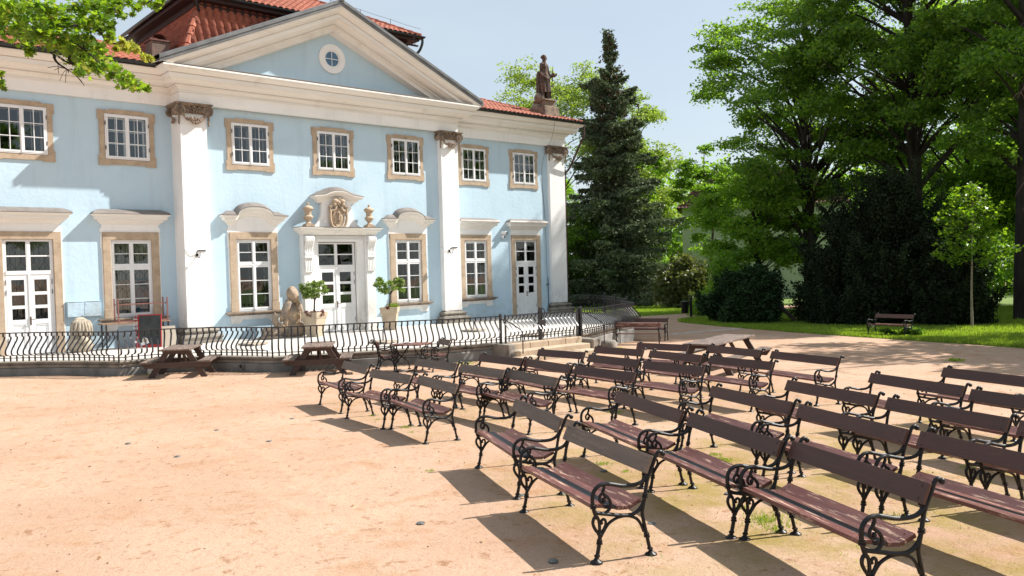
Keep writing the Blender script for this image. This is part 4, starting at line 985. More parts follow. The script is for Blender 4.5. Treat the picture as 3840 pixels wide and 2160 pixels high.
# ---------------- statue on the roof corner
ped = empty('stone_pedestal', (26.9, .25, 9.2), 'dark stone pedestal under the roof statue', 'pedestal')
mb = MB(); mb.box(-.46, .46, -.50, .52, -.1, .58); mb.box(-.33, .36, -.38, .42, .58, .86); mb.build('block', SANDDARK, ped, bevel=.03)
mb = MB(); mb.add([(-.46, -.3, -.1), (-.75, .1, 0), (-.46, .5, -.1), (-.46, .1, .55)], [(0, 1, 3), (1, 2, 3), (0, 3, 2)])
mb.ball((-.42, .1, .45), .3, 10, 8, (.8, 1, 1)); mb.build('side_scroll', SANDDARK, ped, smooth=60)
def skin_body(name, J, E, mat, par=None, sub=2, world=False, root=0):
    me = bpy.data.meshes.new(name); me.from_pydata([j[:3] for j in J], E, []); o = link_mesh(name, me, None, par, world)
    o.modifiers.new('skin', 'SKIN'); sk = me.skin_vertices[0] if me.skin_vertices else None
    if sk is None:
        import bmesh
        bm = bmesh.new(); bm.from_mesh(me); bm.verts.layers.skin.verify(); bm.to_mesh(me); bm.free(); sk = me.skin_vertices[0]
    for i, j in enumerate(J): sk.data[i].radius = (j[3], j[4] if len(j) > 4 else j[3]); sk.data[i].use_root = (i == root)
    o.modifiers['skin'].use_smooth_shade = True
    if sub: s = o.modifiers.new('sub', 'SUBSURF'); s.levels = sub; s.render_levels = sub
    dg = bpy.context.evaluated_depsgraph_get(); ev = o.evaluated_get(dg); m2 = bpy.data.meshes.new_from_object(ev); o.modifiers.clear(); o.data = m2
    m2.materials.clear(); m2.materials.append(mat); m2.polygons.foreach_set('use_smooth', [True]*len(m2.polygons)); return o
st = empty('stone_statue', (26.87, .18, 10.06), 'weathered dark stone draped woman statue shading her eyes on the roof corner', 'statue')
# contrapposto woman: z up, facing -y ; height 1.95
J = [(0, 0, 1.02, .17, .14), (.02, 0, 1.22, .14, .12), (.0, .0, 1.40, .165, .12), (-.01, 0, 1.55, .13, .10), (-.01, -.01, 1.66, .058, .06), (-.02, -.03, 1.78, .085, .10), (-.02, -.02, 1.90, .085, .09),
     (-.17, 0, 1.54, .07), (-.24, -.05, 1.30, .058), (-.16, -.20, 1.52, .042), (-.08, -.19, 1.68, .038),
     (.17, 0, 1.53, .065), (.25, .02, 1.30, .055), (.30, -.08, 1.08, .045), (.33, -.16, 1.04, .045),
     (-.09, 0, .92, .115), (-.12, -.05, .55, .095), (-.12, -.02, .12, .055), (-.13, -.12, .04, .045),
     (.10, 0, .92, .115), (.12, -.08, .52, .09), (.16, .0, .12, .055), (.18, -.12, .04, .045)]
E_ = [(0, 1), (1, 2), (2, 3), (3, 4), (4, 5), (5, 6), (3, 7), (7, 8), (8, 9), (9, 10), (3, 11), (11, 12), (12, 13), (13, 14), (0, 15), (15, 16), (16, 17), (17, 18), (0, 19), (19, 20), (20, 21), (21, 22)]
skin_body('figure', J, E_, pmat('statue_stone', (.11, .075, .06), (.055, .045, .04), .9, 3, bstr=.6, bscale=25, bdist=.02, stain=(.24, .14, .10), stain_scale=3, stain_lo=.52, stain_hi=.66), st)
STM = MATS['statue_stone']
mb = MB()   # drapery: folded skirt and cloak
n = 44; rows = [(1.36, .20, .15, 0), (1.22, .175, .14, .012), (1.06, .22, .175, .02), (.9, .26, .20, .03), (.65, .25, .20, .04), (.4, .24, .20, .045), (.2, .25, .21, .045), (.10, .27, .24, .04)]
vs = []
for z, rx, ry, f in rows:
    for k in range(n):
        a = 2*math.pi*k/n; rr = 1+f/.22*math.sin(a*9+z*4)+f/.3*math.sin(a*4-z*5); sl_ = .06*math.sin(a+1)*(1.2-z); vs.append((rx*rr*math.cos(a)-.01+(.9-z)*.02, ry*rr*math.sin(a), z+sl_))
mb.add(vs, [(i*n+k, i*n+(k+1) % n, (i+1)*n+(k+1) % n, (i+1)*n+k) for i in range(len(rows)-1) for k in range(n) if not (rows[i+1][0] < .30 and 26 < k < 40)])
mb.tube(cr([(.24, -.12, 1.02), (.0, -.20, .92), (-.2, -.18, 1.0), (-.26, .05, 1.2), (-.28, .1, .8), (-.26, .1, .3)], 4), [.05, .06, .06, .06, .055, .06, .06, .06, .06, .06, .06, .06, .07, .07, .07, .07, .07, .08, .08, .08, .09][:21], 8)
mb.build('drapery', STM, st, smooth=70)
mb = MB(); mb.ball((-.02, -.01, 1.865), .105, 12, 9, (1, 1.1, .95))
for k in range(16): a = k*.9; mb.ball((-.02+.09*math.cos(a), .0+.09*math.sin(a), 1.84+.02*(k % 3)), .04, 6, 5)
mb.build('hair', STM, st, smooth=60)
mb = MB(); mb.ball((.36, -.20, 1.10), .10, 9, 7, (1, 1, .8))
for k in range(9): mb.ball((.36+.09*math.cos(k), -.20+.08*math.sin(k*1.7), 1.13+.03*math.sin(k*2.3)), .045, 6, 5)
mb.build('held_flowers', STM, st, smooth=60); mb = MB()
for k in range(5): mb.tube([(-.075+.012*k, -.195, 1.70), (-.07+.013*k, -.20, 1.76+.008*math.sin(k)), (-.055+.013*k, -.18, 1.80)], .009, 5)
mb.build('raised_fingers', STM, st, smooth=60)
mb = MB(); mb.ball((-.28, .08, .12), .20, 9, 7, (.9, 1, 1.1)); mb.box(-.32, .34, -.36, .38, -.01, .035); mb.build('rock', SANDDARK, st, smooth=50); st.scale = (1.12, 1.12, 1.10)

# ---------------- fixtures
for (x, z, lab) in ((10.10, 3.12, 'small black floodlight on the left white pilaster'), (20.32, 3.18, 'small black floodlight on the middle white pilaster')):
    fl = empty('floodlight', (x, YP, z), lab, 'floodlight', 'floodlights on the pilasters')
    mb = MB(); mb.tube(cr([(0, 0, -.05), (0, -.10, -.14), (0, -.22, -.12), (.0, -.26, .02)], 4), .012, 6); mb.box(-.04, .04, -.02, 0, -.10, .0); mb.build('bracket', IRON, fl)
    mb = MB(); mb.obox((.02, -.28, .05), (1, 0, 0), (0, 1, -.35), (0, .35, 1), .13, .09, .02); mb.build('lamp_head', BLACKP, fl, bevel=.008)
    mb = MB(); mb.obox((.02, -.275, .028), (1, 0, 0), (0, 1, -.35), (0, .35, 1), .11, .075, .004); mb.build('lens', PLAST, fl)
    mb = MB(); mb.tube(cr([(-.02, -.01, -.06), (-.2, -.02, -.05), (-.38, -.01, .10), (-.41, .02, .12)], 5), .006, 5); mb.build('cable', LEAD, fl)
cc = empty('security_camera', (23.86, 0, 3.86), 'white twin security cameras on the blue wall left of the corner door', 'camera')
mb = MB(); mb.box(-.08, .06, -.02, 0, -.14, .10); mb.build('mount', PLAST, cc, bevel=.01)
mb = MB(); mb.tube([(-.02, -.02, .08), (.10, -.22, .05)], .085, 14); mb.build('housing', PLAST, cc, smooth=50); mb = MB(); mb.tube([(.10, -.22, .05), (.112, -.24, .047)], .068, 14); mb.build('lens', BLACKP, cc)
mb = MB(); mb.ball((-.01, -.10, -.10), .085, 14, 10); mb.build('housing', PLAST, cc, smooth=50); mb = MB(); mb.ball((.02, -.165, -.12), .04, 10, 8); mb.build('lens', BLACKP, cc, smooth=50)
bx = empty('wall_cabinet', (6.87, 0, 1.23), 'pale blue double meter cabinet on the wall between door and window', 'cabinet')
mb = MB(); mb.box(-.48, .48, -.10, 0, 0, .46); mb.box(-.50, .50, -.12, 0, .462, .475); mb.build('case', BLUE, bx)
for sx in (-1, 1): mb = MB(); mb.box(min(sx*.008, sx*.465), max(sx*.008, sx*.465), -.112, -.101, .012, .45); mb.ball((-sx*-.05+(0), -.116, .40 if sx > 0 else .05), .014, 6, 5); mb.build('door', BLUE, bx)
mb = MB(); mb.box(16.95, 17.12, YC-.015, YC-.001, .44, .62); mb.box(16.98, 17.09, YC-.02, YC-.014, .47, .59); o = mb.build('wall_vent', CREAM); tag(o, 'small square vent near the foot of the wall by the middle pilaster', 'vent')

# ================================================================ cast iron benches
def frame_mesh(name):
    mb = MB()
    def T(pts, r, n=3, k=8): P = cr([(0, u, z) for u, z in pts], n); mb.tube(P, r, k)
    T([(0, .02), (.02, .09), (.033, .155), (.055, .25), (.070, .34), (.060, .40), (.044, .469), (.023, .58), (-.003, .65), (-.035, .715), (-.060, .775), (-.083, .806), (-.108, .808), (-.122, .792)], .0155)
    mb.ball((0, -.124, .79), .023, 8, 6)
    T([(.479, .02), (.462, .09), (.45, .152), (.443, .22)], .0165)
    T([(.443, .21), (.482, .255), (.503, .305), (.492, .345), (.467, .352), (.450, .315), (.446, .26), (.450, .22)], .0135)
    T([(.446, .215), (.415, .245), (.394, .285), (.396, .318), (.415, .328), (.431, .312), (.424, .292)], .0115)
    T([(.440, .19), (.402, .248), (.36, .295), (.288, .326), (.20, .330), (.124, .300), (.085, .250), (.060, .19)], .0125)
    T([(.465, .34), (.482, .375), (.498, .43), (.503, .50), (.487, .555), (.445, .592), (.393, .602), (.330, .592), (.25, .573), (.17, .567), (.106, .572), (.055, .592), (.020, .628), (-.008, .665)], .0165)
    T([(.405, .60), (.402, .568), (.414, .54), (.400, .515), (.366, .487), (.347, .447), (.358, .402), (.395, .376), (.44, .378), (.478, .392)], .0135)
    T([(.413, .535), (.437, .512), (.442, .480), (.425, .458), (.405, .463), (.404, .484)], .0115); mb.ball((0, .405, .480), .018, 7, 5)
    T([(.478, .385), (.42, .372), (.338, .356), (.27, .343), (.205, .336), (.15, .340), (.105, .362), (.070, .398), (.055, .43)], .0155)
    for u, z, r in ((.033, .150, .026), (.036, .170, .024), (.044, .463, .025), (.041, .482, .023), (.45, .145, .026), (.449, .166, .024), (.497, .425, .026), (.499, .443, .024), (.443, .215, .026), (.007, .05, .024), (.472, .05, .024)):
        mb.lathe((0, u, z), [(.012, -.009), (r, -.006), (r, .006), (.012, .009)], 8)
    for u in (0, .479): mb.lathe((0, u, 0), [(.050, -.02), (.050, .003), (.044, .012), (.026, .02), (.018, .032)], 14)
    return mb.mesh(name, 45)
FRAME = frame_mesh('end_frame'); FRAME.materials.append(IRON)
# seat section (u centre, z centre, width, tilt, material)
SEATS = [(.452, .427, .105, -.10, SLAT), (.337, .408, .098, -.13, SLATD), (.233, .389, .098, -.06, SLAT), (.118, .410, .125, .42, SLAT)]
def plank(L, wdt, th, name, mat, par, loc, tilt, seed=0):
    mb = MB(); n = 6; r_ = random.Random(seed)
    mb.obox((0, 0, 0), (1, 0, 0), (0, math.cos(tilt), -math.sin(tilt)), (0, math.sin(tilt), math.cos(tilt)), L/2, wdt/2, th/2)
    b0 = len(mb.v)
    return mb, b0
def make_bench(L, seed, back, seats=SEATS, lim=None):
    """returns root with children in local frame; x along the bench, y towards the front, origin under rear feet"""
    root = bpy.data.objects.new('park_bench', None); col.objects.link(root); root.empty_display_size = .2
    fx = L/2-.045
    for sx in (-1, 1):
        o = bpy.data.objects.new('end_frame', FRAME); col.objects.link(o); o.parent = root; o.location = (sx*fx, 0, 0)
    for i, (u, z, wd, t, m_) in enumerate(seats):
        mb = MB(); mb.obox((0, u, z), (1, 0, 0), (0, math.cos(t), -math.sin(t)), (0, math.sin(t), math.cos(t)), L/2-.075, wd/2, .0155)
        for sx in (-1, 1):
            for du in (-.3, .3): 
                c = Vector((sx*(L/2-.13), u+du*wd*.6*math.cos(t), z-du*wd*.6*math.sin(t)+.0155)); mb.lathe(c, [(.011, 0), (.010, .003), (.002, .004)], 8)
        mb.build('seat_slat', m_, root, bevel=.004)
    t = -1.15   # back board leaning
    c = Vector((0, -.003, .712)); dv = Vector((0, -.062, .140)).normalized(); nv = Vector((0, dv.z, -dv.y))
    mb = MB(); mb.obox(c+nv*.018, (1, 0, 0), dv, nv, L/2-.02, .074, .014)
    for sx in (-1, 1):
        for k in (-.045, .045):
            q = c+nv*.032+dv*k+Vector((sx*(L/2-.075), 0, 0)); mb.obox(q+nv*.002, (1, 0, 0), dv, nv, .009, .009, .003)
    mb.build('backrest', back, root, bevel=.005)
    return root
def place(root, lx, ly, rx, ry, zoff=0.0):
    e = Vector((rx-lx, ry-ly)); L = e.length; e.normalize(); fr = Vector((e.y, -e.x))
    c = Vector(((lx+rx)/2, (ly+ry)/2))+fr*.04
    nrm = Vector((-GX, -GY, 1)).normalized(); X = Vector((-e.x, -e.y, 0)); X = (X-nrm*X.dot(nrm)).normalized(); Y = nrm.cross(X)
    m = Matrix((( X.x, Y.x, nrm.x, c.x), (X.y, Y.y, nrm.y, c.y), (X.z, Y.z, nrm.z, gz(c.x, c.y)+zoff), (0, 0, 0, 1)))
    root.matrix_world = m
ORD = ['first', 'second', 'third', 'fourth', 'fifth', 'sixth']
ROWS = {'far': [('ABC', 'leftmost'), ('DEF', 'second'), ('GHI', 'third'), ('MNO', 'fourth'), ('bgk', 'fifth'), ('aij', 'sixth')],
        'near': [(['1', '2'], 'leftmost'), (['R1', 'R2', 'R3'], 'second'), ('JKL', 'third'), (['l', 'n', 'q'], 'fourth'), ('mp', 'fifth'), ('o', 'rightmost')]}
INFO = {}
for blk, rows in ROWS.items():
    for ids, rn in rows:
        for i, k in enumerate(ids): INFO[k] = (blk, rn, i, len(ids))
for i, (k, lx, ly, rx, ry) in enumerate(BN):
    blk, rn, j, nn = INFO[k]; L = math.hypot(rx-lx, ry-ly)
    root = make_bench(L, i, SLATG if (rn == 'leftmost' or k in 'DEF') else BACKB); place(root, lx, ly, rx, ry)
    c1 = 'grey-sheened' if (rn == 'leftmost' or k in 'DEF') else 'brown'
    tag(root, '%s bench, %s from the terrace, %s row of the %s block' % (c1, ORD[j], rn, blk), 'bench', 'cast iron benches set out in rows')
root = make_bench(1.64, 77, BACKB); place(root, 23.69, -7.21, 24.39, -8.69); tag(root, 'brown bench standing behind the tall wooden desk by the terrace wall', 'bench')
root = make_bench(1.60, 78, BACKB); place(root, 30.21, -13.67, 29.84, -15.23); tag(root, 'lone reddish brown bench at the lawn edge in front of the dark yew', 'bench')
# armchairs and little table by the terrace
def chair(L, back, lab): 
    root = make_bench(L, 5, back, [(a, b, c, d, SLAT) for a, b, c, d, e in SEATS]); root.name = 'garden_chair'; return tag(root, lab, 'chair', 'cast iron garden chairs')
r_ = chair(.80, SLATG, 'cast iron chair with grey-sheened back board, right of the small garden table'); place(r_, 12.80, -10.30, 12.60, -11.08)
r_ = chair(.72, SLAT, 'cast iron chair turned right, left of the small garden table'); place(r_, 11.05, -10.0, 11.42, -9.30)
tb = empty('garden_table', (12.0, -10.15, gz(12, -10.1)), 'small square garden table with slatted red brown top and crossed iron legs', 'table', rz=math.radians(-66))
for k in range(5): mb = MB(); mb.box(-.42, .42, -.37+k*.15, -.37+k*.15+.14, .68, .705); mb.build('top_slat', SLAT, tb, bevel=.004)
for sx in (-.30, .30):
    mb = MB()
    for s in (-1, 1):
        mb.tube(cr([(sx, s*.34, .675), (sx, s*.30, .58), (sx, s*.12, .44), (sx, -s*.05, .34), (sx, -s*.22, .26), (sx, -s*.34, .14), (sx, -s*.36, .02)], 4), .016, 7)
        mb.tube(cr([(sx, s*.28, .55), (sx, s*.30, .45), (sx, s*.24, .40), (sx, s*.20, .45), (sx, s*.23, .48)], 3), .011, 6); mb.tube(cr([(sx, s*.10, .40), (sx, s*.20, .33), (sx, s*.20, .26), (sx, s*.13, .27), (sx, s*.14, .31)], 3), .010, 6)
        mb.tube(cr([(sx, s*.05, .36), (sx, s*.16, .22), (sx, s*.05, .16), (sx, 0, .2)], 3), .010, 6); mb.lathe((sx, s*.36, 0), [(.045, -.01), (.045, .01), (.02, .03)], 10)
    mb.build('leg_frame', IRON, tb, smooth=45)
mb = MB(); mb.box(-.30, .30, -.012, .012, .335, .35); mb.build('stretcher', IRON, tb)
ash = MB(); ash.lathe((0, 0, 0), [(.05, 0), (.07, .03), (.062, .03), (.045, .008), (.002, .007)], 14); ash.obox((.16, .03, .008), (1, .2, 0), (-.2, 1, 0), (0, 0, 1), .09, .06, .004); ash.obox((-.13, .05, .006), (1, -.5, 0), (.5, 1, 0), (0, 0, 1), .07, .05, .004)
o = ash.build('crumpled_wrapper', PLAST, smooth=30); o.location = (11.95, -10.0, gz(12, -10.1)+.708); tag(o, 'white wrappers and dish lying on the small garden table', 'litter')
# tall desk by the wall
dk = empty('garden_desk', (22.25, -9.05, gz(22.2, -9)), 'tall red brown wooden desk with iron legs, in front of a bench', 'desk', rz=math.radians(-60))
mb = MB(); mb.box(-.80, .80, -.25, .06, .70, .735); mb.build('top', SLAT, dk, bevel=.005); mb = MB(); mb.box(-.80, .80, -.27, -.245, .60, .735); mb.build('apron', SLAT, dk, bevel=.004)
mb = MB(); mb.box(-.76, .76, -.10, .02, .34, .37); mb.build('shelf_board', SLAT, dk, bevel=.004)
for x in (-.74, .74):
    mb = MB(); mb.tube([(x, -.22, -.02), (x, -.23, .80)], .015, 7); mb.tube([(x-.06*(1 if x > 0 else -1), .10, -.02), (x-.06*(1 if x > 0 else -1), .05, .70)], .015, 7)
    mb.tube(cr([(x, -.20, .35), (x, -.05, .30), (x, .05, .18), (x, .0, .08), (x, -.1, .12)], 4), .012, 6); mb.tube(cr([(x, -.2, .55), (x, -.05, .62), (x, .02, .52), (x, -.05, .45)], 4), .012, 6); mb.build('leg_frame', IRON, dk, smooth=45)

# ================================================================ picnic tables
def picnic(loc, rz, Lt, lab, seatz=.44, topz=.74, Wt=.74, spread=.74):
    """long axis x"""
    root = empty('picnic_table', (loc[0], loc[1], gz(*loc)), lab, 'picnic table', 'wooden picnic tables', rz=rz)
    n = 5; w = Wt/n
    for k in range(n): mb = MB(); mb.box(-Lt/2, Lt/2, -Wt/2+k*w+.004, -Wt/2+(k+1)*w-.004, topz-.04, topz); mb.build('top_board', PICNT, root, bevel=.004)
    for s in (-1, 1):
        for k in range(2): y = s*(spread-.12+k*.145); mb = MB(); mb.box(-Lt/2, Lt/2, y-.07, y+.07, seatz-.04, seatz); mb.build('seat_board', PICNT, root, bevel=.004)
    for s in (-1, 1):
        x = s*(Lt/2-.28)
        for q in (-1, 1):
            mb = MB(); mb.bar((x, q*.22, topz-.04), (x, q*.66, -.02), .045, .14, (0, 1, .3)); mb.build('leg', PICN, root, bevel=.004)
        mb = MB(); mb.prism([(-spread-.12, seatz-.04), (-spread-.02, seatz-.18), (spread+.02, seatz-.18), (spread+.12, seatz-.04)], x+s*.03, x+s*.075)
        for i, v in enumerate(mb.v): mb.v[i] = (v[1], v[0], v[2])
        mb.build('cross_beam', PICN, root, bevel=.004)
        mb = MB(); mb.prism([(-.36, topz-.042), (-.30, topz-.13), (.30, topz-.13), (.36, topz-.042)], x+s*.03, x+s*.075)
        for i, v in enumerate(mb.v): mb.v[i] = (v[1], v[0], v[2])
        mb.build('top_beam', PICN, root, bevel=.004)
        mb = MB(); mb.bar((x-s*.02, 0, seatz-.12), (x-s*.50, 0, topz-.05), .05, .09); mb.build('brace', PICN, root)
    return root
picnic((7.62, -6.15), math.radians(58), 1.55, 'brown picnic table with grey worn top at the left end of the terrace wall')
picnic((10.25, -8.55), math.radians(57), 1.5, 'brown picnic table seen end on, left of the garden chairs')
picnic((16.9, -16.1), math.radians(14), 2.7, 'long brown picnic table with pale sunlit top behind the bench rows', Wt=.80)

# ================================================================ railing
RL = [(p.x, p.y) for p in cr([(1.2, -1.62, 0), (3.2, -1.70, 0), (4.24, -2.30, 0), (5.03, -3.0, 0), (5.77, -3.95, 0), (6.40, -5.08, 0)], 8)]
RL2 = [(p.x, p.y) for p in cr([(6.40, -5.08, 0), (7.42, -5.12, 0), (8.62, -5.95, 0), (9.47, -7.50, 0)], 8)]
RL3 = [(p.x, p.y) for p in cr([(9.47, -7.50, 0), (10.25, -7.90, 0), (11.2, -8.25, 0), (12.2, -8.6, 0), (13.25, -9.05, 0), (14.3, -9.45, 0), (15.42, -9.70, 0)], 8)]
GA = [(15.55, -9.72), (16.3, -9.66), (17.0, -9.62)]; GB = [(17.0, -9.62), (17.8, -9.66), (18.5, -9.74)]
RR = [(p.x, p.y) for p in cr([(18.62, -9.74, 0), (19.73, -9.40, 0), (21.4, -8.66, 0), (22.43, -8.25, 0), (23.15, -8.10, 0)], 8)]
RR2 = [(p.x, p.y) for p in cr([(23.15, -8.10, 0), (24.15, -6.62, 0), (25.35, -5.86, 0)], 8)]
RR3 = [(p.x, p.y) for p in cr([(25.35, -5.86, 0), (26.92, -3.72, 0), (27.72, -2.35, 0), (27.82, -1.2, 0), (27.85, .05, 0)], 8)]
def resample(path, sp):
    P = [Vector(p) for p in path]; L = [0]
    for a, b in zip(P[:-1], P[1:]): L.append(L[-1]+(b-a).length)
    n = max(2, round(L[-1]/sp)); out = []
    for k in range(n+1):
        s = L[-1]*k/n; i = max(j for j in range(len(L)) if L[j] <= s+1e-9); i = min(i, len(P)-2); t = (s-L[i])/max(L[i+1]-L[i], 1e-9); d = (P[i+1]-P[i]).normalized(); out.append((P[i]+(P[i+1]-P[i])*t, d))
    return out
BAL = cr([(0, 0, 1.0), (0, 0, .935), (0, 0, .905)], 2)+cr([(0, -.045, .90), (0, -.06, .87), (0, -.02, .80), (0, .085, .70), (0, .185, .60), (0, .235, .52), (0, .215, .45), (0, .13, .41), (0, .025, .40)], 3)+[Vector((0, .0, .385)), Vector((0, 0, .345)), Vector((0, 0, .245))]
def baluster_mesh():
    mb = MB(); P = BAL; wd = .020; th = .0085; vs = []
    for i, p in enumerate(P):
        a = P[max(i-1, 0)]; b = P[min(i+1, len(P)-1)]; t = (b-a).normalized(); nn = Vector((0, -t.z, t.y))
        for sx, sn in ((-1, -1), (1, -1), (1, 1), (-1, 1)): vs.append(p+Vector((sx*wd, 0, 0))+nn*sn*th)
    fs = []
    for i in range(len(P)-1):
        for k in range(4): fs.append((i*4+k, i*4+(k+1) % 4, (i+1)*4+(k+1) % 4, (i+1)*4+k))
    mb.add(vs, fs); mb.box(-.016, .016, -.014, .014, .93, .955); return mb.mesh('baluster')
BALM = baluster_mesh(); BALM.materials.append(RAILM)
def railing(paths, lab, sp=.165, posts=True, name='iron_railing', cat='railing', grp='wrought iron railings round the terrace'):
    root = empty(name, (paths[0][0][0], paths[0][0][1], .22), lab, cat, grp)
    off = Vector(root.location)
    for path in paths:
        pts = resample(path, sp)
        for zt, r in ((1.0, .020), (.335, .014)):
            mb = MB(); pr = [(-r, zt-r*.7), (r, zt-r*.7), (r, zt+r*.7), (-r, zt+r*.7), (-r, zt-r*.7)]; mb.sweep(path, pr); mb.build('top_rail' if zt > .9 else 'bottom_rail', RAILM, root, True)
        for k, (p, d) in enumerate(pts[:-1]):
            o = bpy.data.objects.new('baluster', BALM); col.objects.link(o); o.parent = root
            out = Vector((d.y, -d.x)); o.location = (p.x-off.x, p.y-off.y, -.22); o.rotation_euler = (0, 0, math.atan2(out.y, out.x)-math.pi/2)
    return root
def post(x, y, par, h=1.03, r=.028, name='post'):
    mb = MB(); mb.box(x-r, x+r, y-r, y+r, .2, h); mb.ball((x, y, h+.02), r*1.3, 8, 6); return mb.build(name, RAILM, par, True)
ra = railing([RL, RL2, RL3], 'black wrought iron railing with bellied bars, left of the gate')
for q in ((15.40, -9.70), (6.40, -5.08), (9.47, -7.50)): post(q[0], q[1], ra, 1.02, .014 if q[0] < 15 else .03)
rb = railing([RR, RR2, RR3], 'black wrought iron railing with bellied bars, right of the gate')
for q in ((18.66, -9.74), (25.35, -5.86), (26.6, -4.1), (27.7, -2.5)): post(q[0], q[1], rb, 1.06, .035)
post(18.60, -9.70, rb, 1.02, .02)
for pth, lab in ((GA, 'left leaf of the iron gate above the steps'), (GB, 'right leaf of the iron gate with heart shaped lock plate')):
    g = railing([pth], lab, .155, name='iron_gate', cat='gate', grp='leaves of the terrace gate')
    a, b = pth[0], pth[-1]; post(a[0]+.02, a[1], g, 1.0, .02); post(b[0]-.02, b[1], g, 1.0, .018)
    if pth is GB:
        post(17.0, -9.66, g, 1.12, .045, 'lock_post')
        mb = MB(); hp_ = [(0, -.16), (.10, -.06), (.15, .03), (.13, .11), (.07, .14), (0, .09), (-.07, .14), (-.13, .11), (-.15, .03), (-.10, -.06)]
        mb.prism([(17.0+x, .68+z) for x, z in hp_], -9.76, -9.73); mb.tube(cr([(17.0, -9.74, 1.16), (17.10, -9.74, 1.10), (17.12, -9.74, .98), (17.05, -9.74, .86), (17.0, -9.74, .82)], 4), .018, 6); mb.lathe((17.0, -9.78, .69), [(.02, 0), (.02, .03)], 8, 'y'); mb.build('lock_plate', RAILM, g, True, smooth=40)
for x, y, lab in ((15.42, -9.9, 'slanting iron handrail at the left end of the steps'), (18.75, -9.95, 'slanting iron handrail at the right end of the steps')):
    hr = empty('handrail', (x, y, .2), lab, 'handrail', 'handrails at the terrace steps'); mb = MB(); mb.tube(cr([(x, y+.2, .93), (x+.06, y, .86), (x+.14, y-.42, .66), (x+.17, y-.5, .58), (x+.18, y-.52, .40), (x+.18, y-.52, -.05)], 3), .017, 8); mb.build('rail', RAILM, hr, True, smooth=50)

# ================================================================ things on the terrace
LEAFB = leafmat('bay_leaves', (.05, .10, .02), (.26, .34, .10), .3, .4)
SUCC = leafmat('dark_red_succulent', (.12, .03, .025), (.22, .07, .05), .2, .5, (1.5, 1, 1))
def leaf_quads(C, size, norm=None, flat=.0, elong=1.7, jitter=.3):
    """C (n,3) centres -> diamond leaves"""
    n = len(C); a = rng.normal(0, 1, (n, 3)); a /= np.linalg.norm(a, axis=1)[:, None]+1e-9
    b = rng.normal(0, 1, (n, 3)); 
    if flat: a[:, 2] *= (1-flat); b[:, 2] *= (1-flat); a /= np.linalg.norm(a, axis=1)[:, None]+1e-9
    b -= a*(a*b).sum(1)[:, None]; b /= np.linalg.norm(b, axis=1)[:, None]+1e-9
    s = size*(1+jitter*(rng.random(n)*2-1))[:, None]
    V = np.empty((n, 4, 3)); V[:, 0] = C-a*s*.5*elong; V[:, 1] = C+b*s*.5; V[:, 2] = C+a*s*.5*elong; V[:, 3] = C-b*s*.5
    return V.reshape(-1, 3), np.arange(n*4).reshape(-1, 4)
def crown_obj(name, C, size, mat, par, world=True, **k):
    V, Fq = leaf_quads(C, size, **k); return link_mesh(name, np_mesh(name, V, Fq), mat, par, world)
def ball_pts(c, r, n, shell=.6):
    d = rng.normal(0, 1, (n, 3)); d /= np.linalg.norm(d, axis=1)[:, None]; rr = (shell+(1-shell)*rng.random(n))[:, None]
    return np.array(c)[None]+d*rr*np.array(r)[None]
def pot_tree(x, y, lab, rot, fall, seedp, ch=1.48, R=.52):
    root = empty('potted_tree', (x, y, .22), lab, 'potted tree', 'potted trees beside the entrance', rz=0)
    pr = [(-.28, 0, .0), (-.31, .0, .0)]
    def sq(hw, z): return [(x+sx*hw*math.cos(rot)-sy*hw*math.sin(rot), y+sx*hw*math.sin(rot)+sy*hw*math.cos(rot), z) for sx, sy in ((-1, -1), (1, -1), (1, 1), (-1, 1))]
    mb = MB(); vs = []
    for hw, z in ((.20, .2), (.285, .82), (.305, .84), (.335, 1.03), (.33, 1.045), (.29, 1.04), (.28, .99)): vs += sq(hw, z)
    mb.add(vs, [(i*4+k, i*4+(k+1) % 4, (i+1)*4+(k+1) % 4, (i+1)*4+k) for i in range(6) for k in range(4)]+[(24, 25, 26, 27)]); mb.build('pot', POTM, root, True, bevel=.012)
    mb = MB(); mb.add(sq(.285, 1.0), [(0, 1, 2, 3)]); mb.build('soil', TERRA, root, True)
    mb = MB(); t = [(x, y, 1.0), (x+.015, y, 1.25), (x+.03, y-.01, ch)]; mb.tube(cr(t, 4), .028, 8)
    for k in range(9): a = k*2.4; mb.tube(cr([(x+.03, y-.01, ch-.04), (x+.03+.14*math.cos(a), y+.14*math.sin(a), ch+.12+.02*k), (x+.03+.34*math.cos(a), y+.34*math.sin(a), ch+.22+.03*k)], 3), .012, 5)
    mb.build('trunk', BARK, root, True)
    C = []; r = random.Random(seedp)
    for k in range(30):
        a = r.random()*6.28; q = r.random()**.45*R*.95; z = ch+.10+r.random()*.48; q *= 1-.5*abs((z-ch-.3)/.4)**2
        C.append(ball_pts((x+.03+q*math.cos(a), y+q*math.sin(a), z), (.14, .14, .11), 95, .15))
    crown_obj('foliage', np.concatenate(C), .040, LEAFB, root, elong=2.1)
    if fall:
        C = [ball_pts((x+.31*math.cos(a), y+.31*math.sin(a), 1.03-.07*abs(math.sin(3*a))), (.07, .07, .10), 70, .1) for a in np.linspace(0, 6.28, 24)]; crown_obj('trailing_succulent', np.concatenate(C), .035, SUCC, root)
    else:
        C = [ball_pts((x-.22, y-.22, 1.03), (.09, .08, .07), 160, .1)]; crown_obj('trailing_succulent', np.concatenate(C), .035, SUCC, root)
        V, Fq = blades(np.array([x+.1+rng.normal(0, .09) for _ in range(160)]), np.array([y-.12+rng.normal(0, .07) for _ in range(160)]), .10+.14*rng.random(160), np.full(160, .006)); V[:, 2] += 1.03-gz(x, y); link_mesh('grass', np_mesh('grass', V, Fq), GRASS, root, True)
    return root
pot_tree(13.62, -1.95, 'potted bay tree with trailing dark red succulents, left of the portal door', .45, True, 1)
